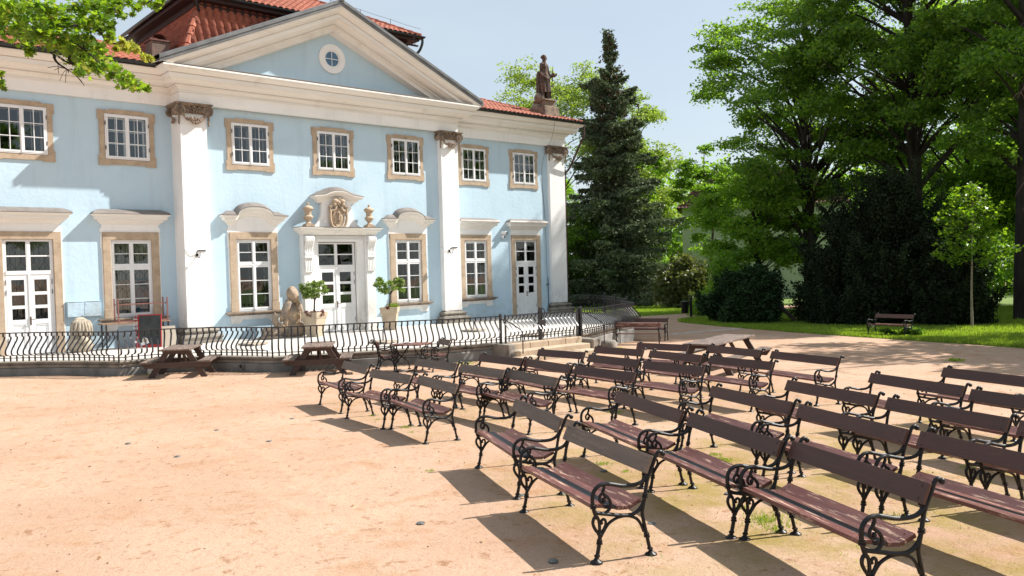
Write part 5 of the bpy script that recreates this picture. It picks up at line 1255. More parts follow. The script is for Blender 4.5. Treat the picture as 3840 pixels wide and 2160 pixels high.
pot_tree(16.82, -1.72, 'potted bay tree in a pale tapered pot, right of the portal door', .85, False, 2, 1.52, .56)

# stone sculpture of leaning boulders
def boulder(mb, c, r, seed, sc=(1, 1, 1), rot=None):
    b = len(mb.v); mb.ball((0, 0, 0), 1.0, 18, 12); rr = np.random.default_rng(seed); k1, k2, k3 = rr.normal(0, 1, 3), rr.normal(0, 1, 3), rr.normal(0, 1, 3); m = (rot or Matrix.Identity(3))
    for i in range(b, len(mb.v)):
        v = np.array(mb.v[i]); f = 1+.10*math.sin(v@k1*1.6+seed)+.07*math.sin(v@k2*3)+.04*math.sin(v@k3*5); v = Vector((v[0]*sc[0], v[1]*sc[1], v[2]*sc[2]))*r*f; v = m @ v; mb.v[i] = (c[0]+v.x, c[1]+v.y, c[2]+v.z)
def RX(ax, deg): return Matrix.Rotation(math.radians(deg), 3, ax)
sx_, sy_ = 13.1, -1.25
sc = empty('stone_sculpture', (sx_, sy_, .2), 'tall sculpture of stacked sandstone boulders like a bowed figure, left of the potted tree', 'sculpture')
def B_(nm, c, r, seed, s, rot=None): mb = MB(); boulder(mb, c, r, seed, s, rot); return mb.build(nm, SCULPT, sc, True, smooth=70)
B_('base_block', (sx_+.14, sy_, .44), .40, 1, (.95, .8, .8)); B_('torso', (sx_+.05, sy_, .90), .38, 2, (.80, .72, 1.0)); B_('arm', (sx_-.20, sy_-.05, 1.16), .46, 3, (.30, .34, .95), RX('Y', 24)); B_('arm', (sx_+.30, sy_, 1.20), .28, 4, (.52, .5, .95), RX('Y', -12)); B_('head', (sx_+.10, sy_, 1.63), .335, 5, (.66, .64, .95), RX('Y', -14))
for k, (dx, h, an) in enumerate(((-.26, .80, 8), (-.16, .74, 2), (-.36, .55, 18))): B_('standing_slab', (sx_+dx, sy_-.1, .20+h/2), h/2, 6+k, (.22, .3, 1.05), RX('Y', an))
lw = empty('stone_sculpture', (12.42, -1.35, .2), 'low sculpture of a standing stone in a cupped boulder', 'sculpture')
for nm, c, r, sd, s in (('cup', (12.30, -1.35, .42), .27, 21, (1.1, .8, .7)), ('cup', (12.62, -1.35, .46), .24, 22, (.8, .8, 1.0)), ('standing_stone', (12.47, -1.38, .83), .26, 23, (.42, .45, 1.0)), ('base_block', (12.30, -1.35, .24), .30, 24, (1.5, 1, .3)), ('cup', (12.06, -1.40, .36), .2, 25, (.6, .8, .9))):
    mb = MB(); boulder(mb, c, r, sd, s); mb.build(nm, SCULPT, lw, True, smooth=70)
PALES = pmat('pale_bust_stone', (.43, .37, .29), (.33, .28, .22), .9, 5, bstr=.6, bscale=14, bdist=.02, stain=(.2, .16, .12), stain_scale=5, stain_lo=.55, stain_hi=.72)
bu = empty('stone_bust', (6.62, -.62, .2), 'pale stone bust with shaggy hair behind the left railing', 'sculpture')
for nm, c, r, sd, s in (('torso', (6.62, -.62, .42), .36, 31, (1.0, .8, .95)), ('head', (6.62, -.62, .92), .27, 33, (.85, .85, 1.1)), ('hand', (6.60, -.93, .58), .13, 34, (1, .7, .8))):
    mb = MB(); boulder(mb, c, r, sd, s); mb.build(nm, PALES, bu, True, smooth=70)
mb = MB(); r = random.Random(8)
for k in range(30):
    a = k/30*6.28+r.uniform(-.12, .12); q = .85+.28*r.random(); b = a+r.uniform(-.35, .35); zt_ = .62+.22*r.random(); mb.tube(cr([(6.62+.03*math.cos(a), -.62+.03*math.sin(a), 1.19), (6.62+.19*q*math.cos(a), -.62+.19*q*math.sin(a), 1.10), (6.62+.25*q*math.cos(a), -.62+.25*q*math.sin(a), .92), (6.62+.27*q*math.cos(b), -.62+.27*q*math.sin(b), zt_)], 3), [.03, .035, .04, .045, .045, .045, .04, .035, .025, .008], 6)
mb.build('hair', PALES, bu, True, smooth=60)
# table with upturned red frame
wt = empty('work_table', (8.2, -.65, .2), 'long narrow table with dark legs under the left window', 'table')
mb = MB(); mb.box(7.15, 9.18, -.93, -.40, .98, 1.01); mb.build('top', TWOOD, wt, True)
for x in (7.25, 9.08):
    for y in (-.90, -.43): mb = MB(); mb.box(x-.02, x+.02, y-.02, y+.02, .2, .98); mb.build('leg', BLACKP, wt, True)
uf = empty('upturned_frame', (8.35, -.65, 1.01), 'upturned reddish metal table frame lying on the long table', 'frame')
mb = MB(); fx0, fx1 = 7.62, 9.08
for x in (fx0, fx1):
    for y in (-.88, -.48): mb.box(x-.018, x+.018, y-.018, y+.018, 1.012, 1.75)
for y in (-.88, -.48): mb.box(fx0, fx1, y-.015, y+.015, 1.03, 1.07)
for x in (fx0, fx1): mb.box(x-.015, x+.015, -.88, -.48, 1.55, 1.58)
mb.box(fx0, fx1, -.70, -.67, 1.55, 1.585); mb.build('tube_frame', PINKM, uf, True)
bd = empty('leaning_board', (9.2, -.75, .2), 'plain beige board leaning at the foot of the left pilaster', 'board')
mb = MB(); mb.obox((9.0, -1.0, .52), (1, -.12, 0), (0, .25, 1), (0, 1, -.25), .27, .32, .012); mb.build('panel', pmat('beige_board', (.42, .37, .30), (.38, .33, .27), .8, 2, bstr=0), bd, True)
# chalkboard sandwich sign
sg = empty('chalkboard_sign', (8.35, -1.15, .2), 'red framed chalkboard sign standing on the terrace beside the picnic table', 'sign')
ex = Vector((.83, -.56, 0)).normalized(); ey = Vector((-ex.y, ex.x, 0)); ez_ = Vector((0, 0, 1)); c0 = Vector((8.42, -1.15, .2))
def P3(a, b, c): return c0+ex*a+ey*b+ez_*c
mb = MB(); mb.obox(P3(0, .05, .52), ex, ez_+ey*.08, ey-ez_*.08, .33, .50, .012)
for a in (-.335, .335): mb.obox(P3(a, .045, .52), ex, ez_+ey*.08, ey-ez_*.08, .014, .505, .018)
for h in (.03, 1.02): mb.obox(P3(0, .0+h*.08, h), ex, ez_, ey, .35, .014, .018)
mb.build('frame', REDP, sg, True)
mb = MB(); mb.obox(P3(0.01, .032, .56), ex, ez_+ey*.08, ey-ez_*.08, .315, .455, .004); mb.build('chalk_panel', BOARD, sg, True)
mb = MB(); mb.obox(P3(-.42, .10, .50), -ex*.25+ey, ez_, ex, .10, .50, .010); mb.build('side_panel', pmat('dark_red_panel', (.28, .012, .02), (.24, .012, .018), .5, 3, bstr=0), sg, True)
mb = MB(); q = [P3(-.31, .018, .05), P3(.31, .018, .05), P3(.31, .022, .10), P3(-.31, .03, .27)]; mb.add([p-ey*.008 for p in q], [(0, 1, 2, 3)]); mb.build('red_wedge', REDP, sg, True)
mb = MB(); 
for rr_, off in ((.085, .018),): mb.tube([P3(-.13, .02-off, .24), P3(-.13, .005-off, .24)], rr_, 20)
mb.obox(P3(-.14, -.006, .16), (ex+ez_*.35), ez_-ex*.35, ey, .12, .045, .004); emb = mb.build('emblem', PLAST, sg, True)
mb = MB(); mb.tube([P3(-.13, -.002, .24), P3(-.13, -.02, .24)], .055, 16); mb.build('emblem_centre', pmat('ochre_emblem', (.5, .28, .06), (.4, .2, .05), .6, 10, bstr=0), sg, True)
def text(body, size, loc, xdir, zdir, mat, par, name='lettering', extr=.001):
    cu = bpy.data.curves.new(name, 'FONT'); cu.body = body; cu.size = size; cu.extrude = extr; cu.align_x = 'CENTER'; cu.align_y = 'CENTER'
    t = bpy.data.objects.new(name, cu); col.objects.link(t); dg = bpy.context.evaluated_depsgraph_get(); me = bpy.data.meshes.new_from_object(t.evaluated_get(dg)); bpy.data.objects.remove(t)
    X = Vector(xdir).normalized(); Z = Vector(zdir).normalized(); Y = Z; nn = X.cross(Y); m = Matrix(((X.x, Y.x, nn.x, loc[0]), (X.y, Y.y, nn.y, loc[1]), (X.z, Y.z, nn.z, loc[2]), (0, 0, 0, 1)))
    me.transform(m); me.name = name; return link_mesh(name, me, mat, par, True)
for wd_, h in (('Pivo', .90), ('Gam', .79), ('bus', .74), ('Bern', .63)): text(wd_, .075, P3(-.405, -.005, h)+Vector((0, -.012, 0)), (ex*1.0), (0, 0, 1), PLAST, sg)
mb = MB(); mb.tube([P3(-.41, -.004, .20), P3(-.41, -.02, .20)], .04, 14); mb.build('emblem', PLAST, sg, True)
# parasol feet
for (x, y, lab) in ((18.0, -5.2, 'square parasol foot with short tube on the terrace, behind the gate'), (17.75, -8.55, 'square parasol foot near the right gate leaf'), (10.85, -3.2, 'square parasol foot on the left part of the terrace'), (13.6, -6.3, 'square parasol foot in the middle of the terrace behind the railing')):
    pf = empty('parasol_foot', (x, y, .2), lab, 'parasol base', 'parasol feet on the terrace', rz=.4); 
    for a in ((-.32, -.01), (.01, .32)):
        for b in ((-.32, -.01), (.01, .32)): mb = MB(); mb.box(a[0], a[1], b[0], b[1], .02, .075); mb.build('slab', pmat('beige_slab', (.40, .34, .27), (.34, .29, .23), .9, 4) if 'beige_slab' not in MATS else MATS['beige_slab'], pf, bevel=.006)
    mb = MB(); mb.box(-.36, .36, -.02, .02, .0, .02); mb.box(-.02, .02, -.36, .36, .0, .019); mb.tube([(0, 0, .0), (0, 0, .42)], .022, 8); mb.build('cross_foot', LEAD, pf)

# ================================================================ small things on the yard
DISC = pmat('galvanised_disc', (.20, .21, .20), (.12, .13, .125), .5, 20, bstr=.3, metal=.6)
for x, y, lab in ((3.78, -16.77, 'round metal stud, nearest of those on the open gravel at left'), (3.61, -15.28, 'round metal stud, leftmost on the open gravel'), (5.10, -16.67, 'round metal stud with a dark cap on the open gravel'), (4.94, -15.17, 'round metal stud, farthest one on the open gravel'), (6.27, -15.03, 'round metal stud beside the shadow of the leftmost far row'),
                  (4.28, -21.59, 'round metal stud left of the near block of benches'), (4.42, -23.18, 'round metal stud inside the shadow at the bottom edge'), (6.98, -21.37, 'round metal stud in shade between the leftmost and second near rows'), (7.08, -22.97, 'round metal stud in the sun between near rows'), (5.73, -23.09, 'round metal stud right of the nearest leftmost bench'), (5.58, -21.51, 'round metal stud under the nearest leftmost benches')):
    o = MB().lathe((0, 0, 0), [(.030, -.02), (.040, .004), (.037, .009), (.015, .010), (.012, .013), (.002, .014)], 18).build('ground_stud', DISC, smooth=40); o.location = (x, y, gz(x, y)+.004); tag(o, lab, 'ground stud', 'metal studs in the gravel')
# pebbles and bits
mb = MB(); r = random.Random(12)
for k in range(1500):
    x = 1.5+r.random()**1.2*16; y = -25.5+r.random()**1.1*19; s = .003+.008*r.random()**3
    mb.ball((x, y, gz(x, y)+s*.3), s, 5, 3, (1+.6*r.random(), 1, .6))
o = mb.build('pebbles', pmat('pebble_stone', (.34, .22, .15), (.20, .13, .09), .9, 3, bstr=0)); tag(o, kind='stuff')
# grass tufts between the benches and along the wall
TUFTS = [(6.55, -23.75, .17, 300), (6.35, -23.95, .10, 90), (6.75, -23.35, .06, 60), (8.35, -22.0, .13, 200), (8.6, -21.75, .07, 80), (7.35, -23.1, .07, 60), (7.9, -22.75, .06, 50), (7.25, -21.1, .08, 90), (7.6, -21.45, .06, 60), (7.15, -21.55, .05, 40), (9.1, -19.3, .14, 160), (7.1, -17.15, .08, 80), (7.35, -15.8, .07, 60), (7.2, -16.2, .05, 40), (6.9, -17.6, .04, 30), (14.0, -9.85, .28, 320), (13.6, -9.6, .12, 80), (5.9, -21.8, .04, 40), (6.1, -22.0, .05, 50), (7.05, -5.2, .07, 60), (8.9, -6.45, .07, 50), (6.6, -5.35, .05, 30), (20.4, -9.75, .22, 160), (18.9, -10.6, .2, 140), (10.3, -18.6, .1, 80), (9.9, -24.2, .1, 60), (5.6, -19.9, .05, 30), (7.4, -24.5, .1, 60)]
tx, ty_, th_ = [], [], []
for x, y, s, n in TUFTS: n = int(n*1.4); tx.append(rng.normal(x, s*.6, n)); ty_.append(rng.normal(y, s*.6, n)); th_.append(.012+.045*rng.random(n)*min(1, s*7))
for b in BN:
    if b[2] > -20 and b[0] not in 'DEFGHI': continue
    n = 26; t = rng.random(n); k = rng.integers(0, 6, n); bx_ = b[1]+(b[3]-b[1])*(k/5)+rng.normal(0, .12, n)-.2+.3*np.sin(k*7+b[1]); by_ = b[2]+(b[4]-b[2])*(k/5)+rng.normal(0, .1, n); tx.append(bx_); ty_.append(by_); th_.append(.01+.03*rng.random(n))
tx, ty_, th_ = map(np.concatenate, (tx, ty_, th_)); V, Fq = blades(tx, ty_, th_, np.full(len(tx), .004), .9)
TUFT = leafmat('tuft_grass', (.17, .28, .02), (.36, .42, .07), .35, .5, (1.3, 1.4, .5)); o = link_mesh('grass_tufts', np_mesh('grass_tufts', V, Fq), TUFT); tag(o, kind='stuff')
# fallen green twig
V, Fq = leaf_quads(np.array([[21.95, -19.55, gz(21.9, -19.5)+.03]])+rng.normal(0, 1, (50, 3))*np.array([.07, .10, .012]), .06); o = link_mesh('fallen_twig', np_mesh('fallen_twig', V, Fq), TUFT); tag(o, 'small green leafy twig lying on the gravel before the lawn', 'twig')
# litter bin on its post
lb = empty('litter_bin', (38.5, .8, gz(38.5, .8)), 'dark litter bin hanging on a post at the lawn corner', 'litter bin')
mb = MB(); mb.tube([(0, 0, -.05), (0, 0, 1.12)], .075, 12); mb.lathe((0, 0, 1.12), [(.075, 0), (.09, .02), (.06, .05), (.05, .08), (.02, .13), (.002, .14)], 12); mb.build('post', IRON, lb, smooth=45)
mb = MB(); mb.lathe((-.30, .20, .32), [(.16, 0), (.19, .03), (.21, .62), (.22, .64)], 18); mb.build('bin', IRON, lb, smooth=45)
mb = MB(); mb.lathe((-.30, .20, .965), [(.235, 0), (.24, .02), (.20, .035), (.01, .04)], 18); mb.box(-.3, 0, .0, .2, .80, .84); mb.build('lid', GUTTER, lb, smooth=45)

# ================================================================ trees
LF_LIND = leafmat('linden_leaves', (.052, .118, .018), (.145, .24, .038), .52, .45, (2.5, 2.4, .9))
LF_BRIGHT = leafmat('spring_leaves', (.10, .20, .020), (.19, .30, .035), .5, .45)
LF_PALE = leafmat('pale_spring_leaves', (.15, .22, .05), (.26, .32, .09), .45, .5)
LF_DARK = leafmat('yew_needles', (.008, .017, .008), (.034, .050, .024), .10, .85, (1, 1.2, .6), .08)
LF_SPR = leafmat('spruce_needles', (.060, .088, .048), (.18, .215, .12), .15, .7, (1, 1.1, .6), .15)
LF_JUN = leafmat('juniper_sprays', (.020, .045, .018), (.045, .085, .03), .2, .7, (1, 1.1, .5), .15)
LF_OLIVE = leafmat('olive_shrub_leaves', (.075, .09, .03), (.14, .15, .055), .3, .5)
LF_MAPLE = leafmat('maple_leaves', (.05, .125, .015), (.24, .35, .045), .5, .42, (1.6, 1.7, .4))
LF_YELL = leafmat('maple_blossom', (.38, .40, .06), (.50, .50, .12), .4, .5, (1.2, 1.3, .6))
CONES = pmat('spruce_cones', (.10, .05, .03), (.06, .035, .022), .9, 20, bstr=0)

def limb(mb, pts, r0, r1, n=6, k=4):
    P = cr(pts, k); m_ = len(P); mb.tube(P, [r0+(r1-r0)*(i/(m_-1))**.8 for i in range(m_)], n)
def broadleaf(label, x, y, H, R, base, seed, mat, size, nlobe=34, nclu=14, per=60, bark=BARK, tr=None, name='linden_tree', cat='tree', group='park trees behind the yard', lobe=.26, flat=.55, cup=None, spread=1.0, zpow=1.0, csz=.09, flat_leaf=.35):
    r = np.random.default_rng(seed); z0 = gz(x, y); tr = tr or H*.017
    root = empty(name, (x, y, z0), label, cat, group)
    cz = base+(H-base)*.5; rz = (H-base)*.5
    lobes = []
    for i in range(nlobe):
        d = r.normal(0, 1, 3); d /= np.linalg.norm(d); q = (.35+.65*r.random()**.5)*.86; p = d*q
        pz = p[2]; lobes.append((p[0]*R*spread, p[1]*R*spread, cz+pz*rz))
    lobes = np.array(lobes)
    mb = MB(); top = (x+r.normal(0, .3), y+r.normal(0, .3), z0+H*.93)
    tp = [(x, y, z0-.3), (x+r.normal(0, .06), y, z0+base*.6), (x+r.normal(0, .25), y+r.normal(0, .25), z0+base+(H-base)*.35), (x+r.normal(0, .3), y+r.normal(0, .3), z0+base+(H-base)*.65), top]
    TPc = cr(tp, 6); mm = len(TPc); mb.tube(TPc, [tr*(1.5 if i == 0 else 1.0)*(1-.88*(i/(mm-1))**1.1) for i in range(mm)], 9)
    mb.build('trunk', bark, root, True, smooth=60)
    mb = MB(); C = []; trunkpts = [Vector(p) for p in TPc]
    for i, L in enumerate(lobes):
        Lw = Vector((x+L[0], y+L[1], z0+L[2])); rad = math.hypot(L[0], L[1])
        zs = max(base*.75+z0, Lw.z-rad*.75); st_ = min(trunkpts, key=lambda p: abs(p.z-zs))
        mid = st_.lerp(Lw, .5)+Vector((r.normal(0, .05), r.normal(0, .05), .10))*rad*.6
        limb(mb, [st_, mid, Lw], tr*.30*(.6+.6*r.random()), .02, 5, 4)
        lr = R*lobe*(.7+.6*r.random())
        n_c = int(nclu*(.6+.8*r.random()))
        d = r.normal(0, 1, (n_c, 3)); d /= np.linalg.norm(d, axis=1)[:, None]; d *= (r.random(n_c)**.45)[:, None]
        cc_ = np.array(Lw)[None]+d*lr*np.array([1, 1, flat])[None]
        for j, c_ in enumerate(cc_):
            if j % 2 == 0: limb(mb, [Lw.lerp(mid, .2*r.random()), (Lw+Vector(c_))/2+Vector((0, 0, .08*lr)), Vector(c_)], .028, .008, 4, 2)
            C.append(c_)
    mb.build('branches', bark, root, True)
    C = np.array(C); n = len(C)*per
    u_ = r.normal(0, 1, (n, 3)); u_ /= np.linalg.norm(u_, axis=1)[:, None]; u_ *= (r.random(n)**.42)[:, None]
    cs_ = np.repeat(.7+.9*r.random(len(C)), per)[:, None]*R*csz*1.75
    tl = np.repeat(r.normal(0, .30, (len(C), 2)), per, 0); off = u_*np.array([1, 1, .26])[None]; off[:, 2] += (off[:, :2]*tl).sum(1)-.22*(off[:, :2]**2).sum(1)
    pts = np.repeat(C, per, 0)+off*cs_+r.normal(0, .05, (n, 3))
    pts = pts[pts[:, 2] > z0+.3]
    global rng; old = rng; rng = r; crown_obj('crown', pts, size, mat, root, flat=flat_leaf); rng = old
    return root

def spruce(label, x, y, H, R, seed, base=1.2, whorl=.46, per=26, mat=LF_SPR, size=.20, double=True, bark=BARK, group=None):
    r = np.random.default_rng(seed); z0 = gz(x, y); root = empty('spruce_tree', (x, y, z0), label, 'tree', group)
    mb = MB(); mb.tube(cr([(x, y, z0-.3), (x+.05, y, z0+H*.4), (x, y+.05, z0+H*.8), (x, y, z0+H*.985)], 6), [.36*(1-.93*i/18) for i in range(19)], 9)
    if double: mb.tube(cr([(x, y, z0+H*.90), (x-.25, y+.2, z0+H*.93), (x-.33, y+.25, z0+H*.985)], 4), .03, 5)
    mb.build('trunk', bark, root, True, smooth=60)
    mb = MB(); P = []; A = []; z = base
    while z < H*.985:
        t = z/H; L0 = R*(1-t)**.76*(1.0 if t > .10 else .80+t*2)*(1 if t < .84 else .5)*(1+.13*math.sin(t*41)+.10*math.sin(t*97)); nb = 6 if t < .8 else 4
        for k in range(nb):
            a = r.random()*6.283; L = L0*(.58+.52*r.random()+.12*math.sin(z*2.1+a*2))+.08; dr = -.30*L*(1-t)**.6+.18*L*(t > .7); zz = z+r.normal(0, .09)
            e = np.array([math.cos(a), math.sin(a)]); p0 = Vector((x, y, z0+zz)); p1 = Vector((x+e[0]*L*.5, y+e[1]*L*.5, z0+zz+dr*.7)); p2 = Vector((x+e[0]*L, y+e[1]*L, z0+zz+dr+.12*L))
            if k % 2 == 0: limb(mb, [p0, p1, p2], .035*(1-t)+.012, .008, 4, 2)
            m_ = int(per*(1.5+3.2*L)); f = r.random(m_)**.62; la = r.normal(0, 1, m_)*(.05+.20*L*(1.08-f)); px_ = np.array([-e[1], e[0]])
            bx = p0.x*(1-f)**2+p1.x*2*f*(1-f)+p2.x*f*f; by = p0.y*(1-f)**2+p1.y*2*f*(1-f)+p2.y*f*f; bz = p0.z*(1-f)**2+p1.z*2*f*(1-f)+p2.z*f*f
            q = np.stack([bx+la*px_[0]+r.normal(0, .05, m_), by+la*px_[1]+r.normal(0, .05, m_), bz-np.abs(la)*.25-r.exponential(.07+.028*L, m_)], 1); P.append(q)
        z += whorl*(.8+.4*r.random())*(1 if t < .7 else 1.0)
    for tipx, tipy in (((0, 0), (-.33, .25)) if double else ((0, 0),)):
        for k in range(26): zz = H*(.90+.10*k/26)+r.normal(0, .05); P.append(np.array([x+tipx, y+tipy, z0+zz])[None]+r.normal(0, 1, (14, 3))*np.array([.13, .13, .1])[None])
    mb.build('branches', bark, root, True)
    P = np.concatenate(P); global rng; old = rng; rng = r; crown_obj('needles', P, size, mat, root, elong=2.8, flat=.1)
    if double:
        q = []
        for k in range(190): a = r.random()*6.28; zz = H*(.64+.35*r.random()); rr_ = R*(1-zz/H)**.85*(.3+.75*r.random())+.1; q.append([x+rr_*math.cos(a), y+rr_*math.sin(a), z0+zz-.15])
        q = np.array(q); q = np.repeat(q, 5, 0)+r.normal(0, .09, (len(q)*5, 3)); crown_obj('cones', q, .13, CONES, root, elong=2.0)
    rng = old; return root

def shrub(name, label, cat, x, y, rx, ry, H, seed, mat, size, n, lobes=18, group=None, bark=BARKD, spike=0, zb=0.0, flat=.0, gr=.30, elong=1.8):
    r = np.random.default_rng(seed); z0 = gz(x, y); root = empty(name, (x, y, z0), label, cat, group); C = []
    mb = MB()
    for i in range(lobes):
        a = r.random()*6.28; zz = r.random()**1.1; q = math.sqrt(max(0, 1-zz*zz))*(.55+.45*r.random()); bulge = 1+.14*math.sin(a*3+zz*4+seed)
        c = np.array([x+q*rx*.86*bulge*math.cos(a), y+q*ry*.86*bulge*math.sin(a), z0+zb+max(.10*H, H*zz*.84*(.8+.2*r.random()))]); m_ = n//lobes
        d = r.normal(0, 1, (m_, 3)); d /= np.linalg.norm(d, axis=1)[:, None]; rr_ = (.35+.65*r.random(m_)**.6)[:, None]
        sc_ = np.array([rx*gr, ry*gr, H*gr*.75])*(.7+.6*r.random()); C.append(c[None]+d*rr_*sc_[None]*(1+.25*np.sin(d[:, :1]*7+i)))
        if spike: k = int(m_*spike); d2 = r.normal(0, .09, (k, 3)); t = r.random((k, 1)); dirv = np.array([math.cos(a)*.6, math.sin(a)*.6, .7]); C.append(c[None]+dirv[None]*t*H*.32+d2)
        limb(mb, [(x+.2*math.cos(a), y+.2*math.sin(a), z0-.1), ((x+c[0])/2, (y+c[1])/2, (z0+c[2])/2+.1), c], .05, .012, 5, 3)
    mb.build('stems', bark, root, True)
    P = np.concatenate(C); P = P[P[:, 2] > z0+.03]; global rng; old = rng; rng = r; crown_obj('foliage', P, size, mat, root, flat=flat, elong=elong); rng = old
    return root

spruce('tall dark spruce with two tips and brown cones, right of the manor house', 56, 22, 24.6, 6.7, 3, per=44, size=.115)
# linden trees behind the manor house
broadleaf('pale spring green tree rising behind the roof statue', 56.5, 30.0, 25.0, 7.6, 9, 11, LF_PALE, 0.137, 34, 12, 71, tr=.28, lobe=.24, flat=.75, csz=.075)
broadleaf('pale small topped tree at the left behind the tiled right wing', 52, 39, 19.0, 4.0, 7, 12, LF_PALE, 0.129, 15, 9, 54, tr=.2, lobe=.26, flat=.8)
broadleaf('pale green tree filling in between roof statue and spruce', 63.0, 25.0, 21.5, 5.0, 5, 13, LF_PALE, 0.137, 30, 12, 71, tr=.26, lobe=.26, flat=.75)
broadleaf('bright green tree directly behind the tall spruce', 65, 27.4, 18.5, 4.0, 1.5, 14, LF_BRIGHT, 0.137, 50, 13, 85, tr=.28, lobe=.27, flat=.7)
broadleaf('slender green tree with open crown right of the spruce', 58.3, 13.6, 14.6, 3.0, 3.0, 15, LF_BRIGHT, 0.121, 26, 11, 71, tr=.16, lobe=.26, flat=.75)
broadleaf('low green tree filling the gap between house corner and spruce', 53.5, 25.0, 10.5, 4.2, 1.0, 17, LF_LIND, .15, 40, 12, 50, tr=.16, lobe=.25, flat=.6)
broadleaf('green tree far behind the house corner, left of the spruce', 66, 40.0, 15, 6.0, 1.0, 18, LF_BRIGHT, .18, 44, 12, 50, tr=.2, lobe=.25, flat=.6)
# the big lindens
broadleaf('big linden with several steep limbs, left one of the group', 49.5, -.4, 23.5, 9.0, 4.6, 21, LF_LIND, 0.129, 84, 12, 78, BARKD, .50, lobe=.17, flat=.36, csz=.05)
broadleaf('big linden with forked dark trunk, middle one of the group', 48.8, -7.4, 28.0, 8.4, 6.5, 22, LF_LIND, 0.129, 84, 12, 81, BARKD, .50, lobe=.18, flat=.4, csz=.052)
broadleaf('big linden with drooping bright leaves at the right of the group', 60.5, -15.2, 27, 7.4, 3.2, 23, LF_LIND, 0.153, 62, 12, 78, BARKD, .45, lobe=.21, flat=.5, csz=.06)
broadleaf('bright leafed tree lit through behind the middle linden', 66, -9.5, 23, 8.0, 2.0, 24, LF_BRIGHT, 0.161, 56, 12, 71, BARKD, .4, lobe=.23, flat=.6)
broadleaf('green tree behind the gap between the two left lindens', 72, 0.5, 14, 6.0, 2.5, 25, LF_BRIGHT, 0.153, 34, 12, 68, BARKD, .3, lobe=.25, flat=.6)
broadleaf('low branched linden spreading above the dark juniper', 47.7, 2.2, 9.6, 4.4, 2.2, 26, LF_BRIGHT, 0.121, 44, 12, 78, BARKD, .24, lobe=.22, flat=.36)
broadleaf('bright green tree behind the thick trunk at the right edge', 68, -24.0, 24, 8.5, 1.0, 27, LF_BRIGHT, 0.161, 56, 12, 74, BARKD, .4, lobe=.24, flat=.6)
broadleaf('thick trunked dark tree at the right edge of the lawn', 43.0, -14.6, 22, 4.4, 4.8, 28, LF_LIND, 0.121, 44, 12, 74, BARKD, .46, lobe=.22, flat=.5)
broadleaf('tall linden high above the thick trunk, touching the upper right corner', 51, -13.0, 32.5, 7.2, 15, 30, LF_LIND, 0.137, 60, 13, 95, BARKD, .5, lobe=.24, flat=.6)
broadleaf('dark linden deep behind the yew, left of the far right group', 64, -5.0, 25, 8.0, 3, 31, LF_LIND, 0.161, 66, 12, 78, BARKD, .4, lobe=.22, flat=.55)
broadleaf('dark linden deep behind the young maple', 64, -13.5, 26, 8.0, 2, 32, LF_LIND, 0.161, 66, 12, 78, BARKD, .4, lobe=.22, flat=.55)
broadleaf('green linden deep behind the thick trunk at the right edge', 62, -20.0, 26, 8.0, 2, 33, LF_LIND, 0.161, 66, 12, 78, BARKD, .4, lobe=.22, flat=.55)
# tree out of frame right that throws the dappled shade
broadleaf('linden outside the right edge shading the gravel', 36.5, -23.4, 15.5, 5.4, 5.5, 29, LF_LIND, .20, 34, 10, 34, BARKD, .3, lobe=.24, flat=.5)
broadleaf('second linden outside the right edge, nearer the yard', 33.0, -27.0, 13.5, 4.8, 5.0, 34, LF_LIND, .20, 26, 10, 30, BARKD, .3, lobe=.24, flat=.5)

shrub('yew_bush', 'huge dark yew, left mass behind the lone bench', 'yew', 37.4, -9.3, 2.7, 2.5, 5.6, 41, LF_DARK, .075, 120000, 70, 'dark yews behind the lone bench', gr=.22, flat=.1, spike=.12)
shrub('yew_bush', 'huge dark yew, middle mass directly behind the lone bench', 'yew', 37.8, -11.0, 2.8, 2.5, 7.3, 42, LF_DARK, .075, 120000, 70, 'dark yews behind the lone bench', gr=.22, flat=.1, spike=.12)
shrub('yew_bush', 'huge dark yew, right mass behind the young maple', 'yew', 38.2, -13.0, 2.2, 1.7, 4.7, 43, LF_DARK, .075, 80000, 50, 'dark yews behind the lone bench', gr=.22, flat=.1, spike=.12)
shrub('juniper_bush', 'dark spreading juniper between the litter bin and the yew', 'juniper', 36.3, -4.1, 2.3, 2.1, 2.9, 44, LF_JUN, .085, 70000, 60, None, spike=.10, gr=.26, elong=2.8, flat=.5)
shrub('green_shrub', 'sunlit yellow green shrub behind the juniper', 'shrub', 43.6, 1.6, 2.6, 2.0, 3.6, 45, LF_BRIGHT, .12, 22000, 26)
shrub('green_shrub', 'light green round shrub left of the yellow green one', 'shrub', 52, 7.4, 2.2, 1.8, 2.6, 46, LF_BRIGHT, .13, 13000, 20)
shrub('olive_shrub', 'tall brownish olive shrub before the pale green house', 'shrub', 53.5, 12.4, 2.6, 2.4, 4.2, 47, LF_OLIVE, .16, 17000, 26, spike=.08)
shrub('green_shrub', 'low olive green hedge bush at the foot of the pale house', 'shrub', 63, 17.6, 3.2, 2.0, 2.1, 48, LF_OLIVE, .15, 9000, 18)
shrub('green_shrub', 'low bush under the spruce, its right side', 'shrub', 60, 19.6, 2.4, 1.6, 1.7, 49, LF_OLIVE, .15, 8000, 16)
shrub('green_shrub', 'low bush at the foot of the spruce, its left side', 'shrub', 54.0, 24.5, 2.6, 1.6, 1.8, 50, LF_LIND, .15, 8000, 16)
shrub('green_shrub', 'pale bush behind the far end of the railing', 'shrub', 49.0, 28.5, 2.8, 1.6, 2.4, 51, LF_OLIVE, .15, 9000, 18)
shrub('undergrowth', 'bright undergrowth around the thick trunk at the right', 'undergrowth', 50, -20.5, 6, 3, 1.5, 52, LF_BRIGHT, .13, 14000, 30)
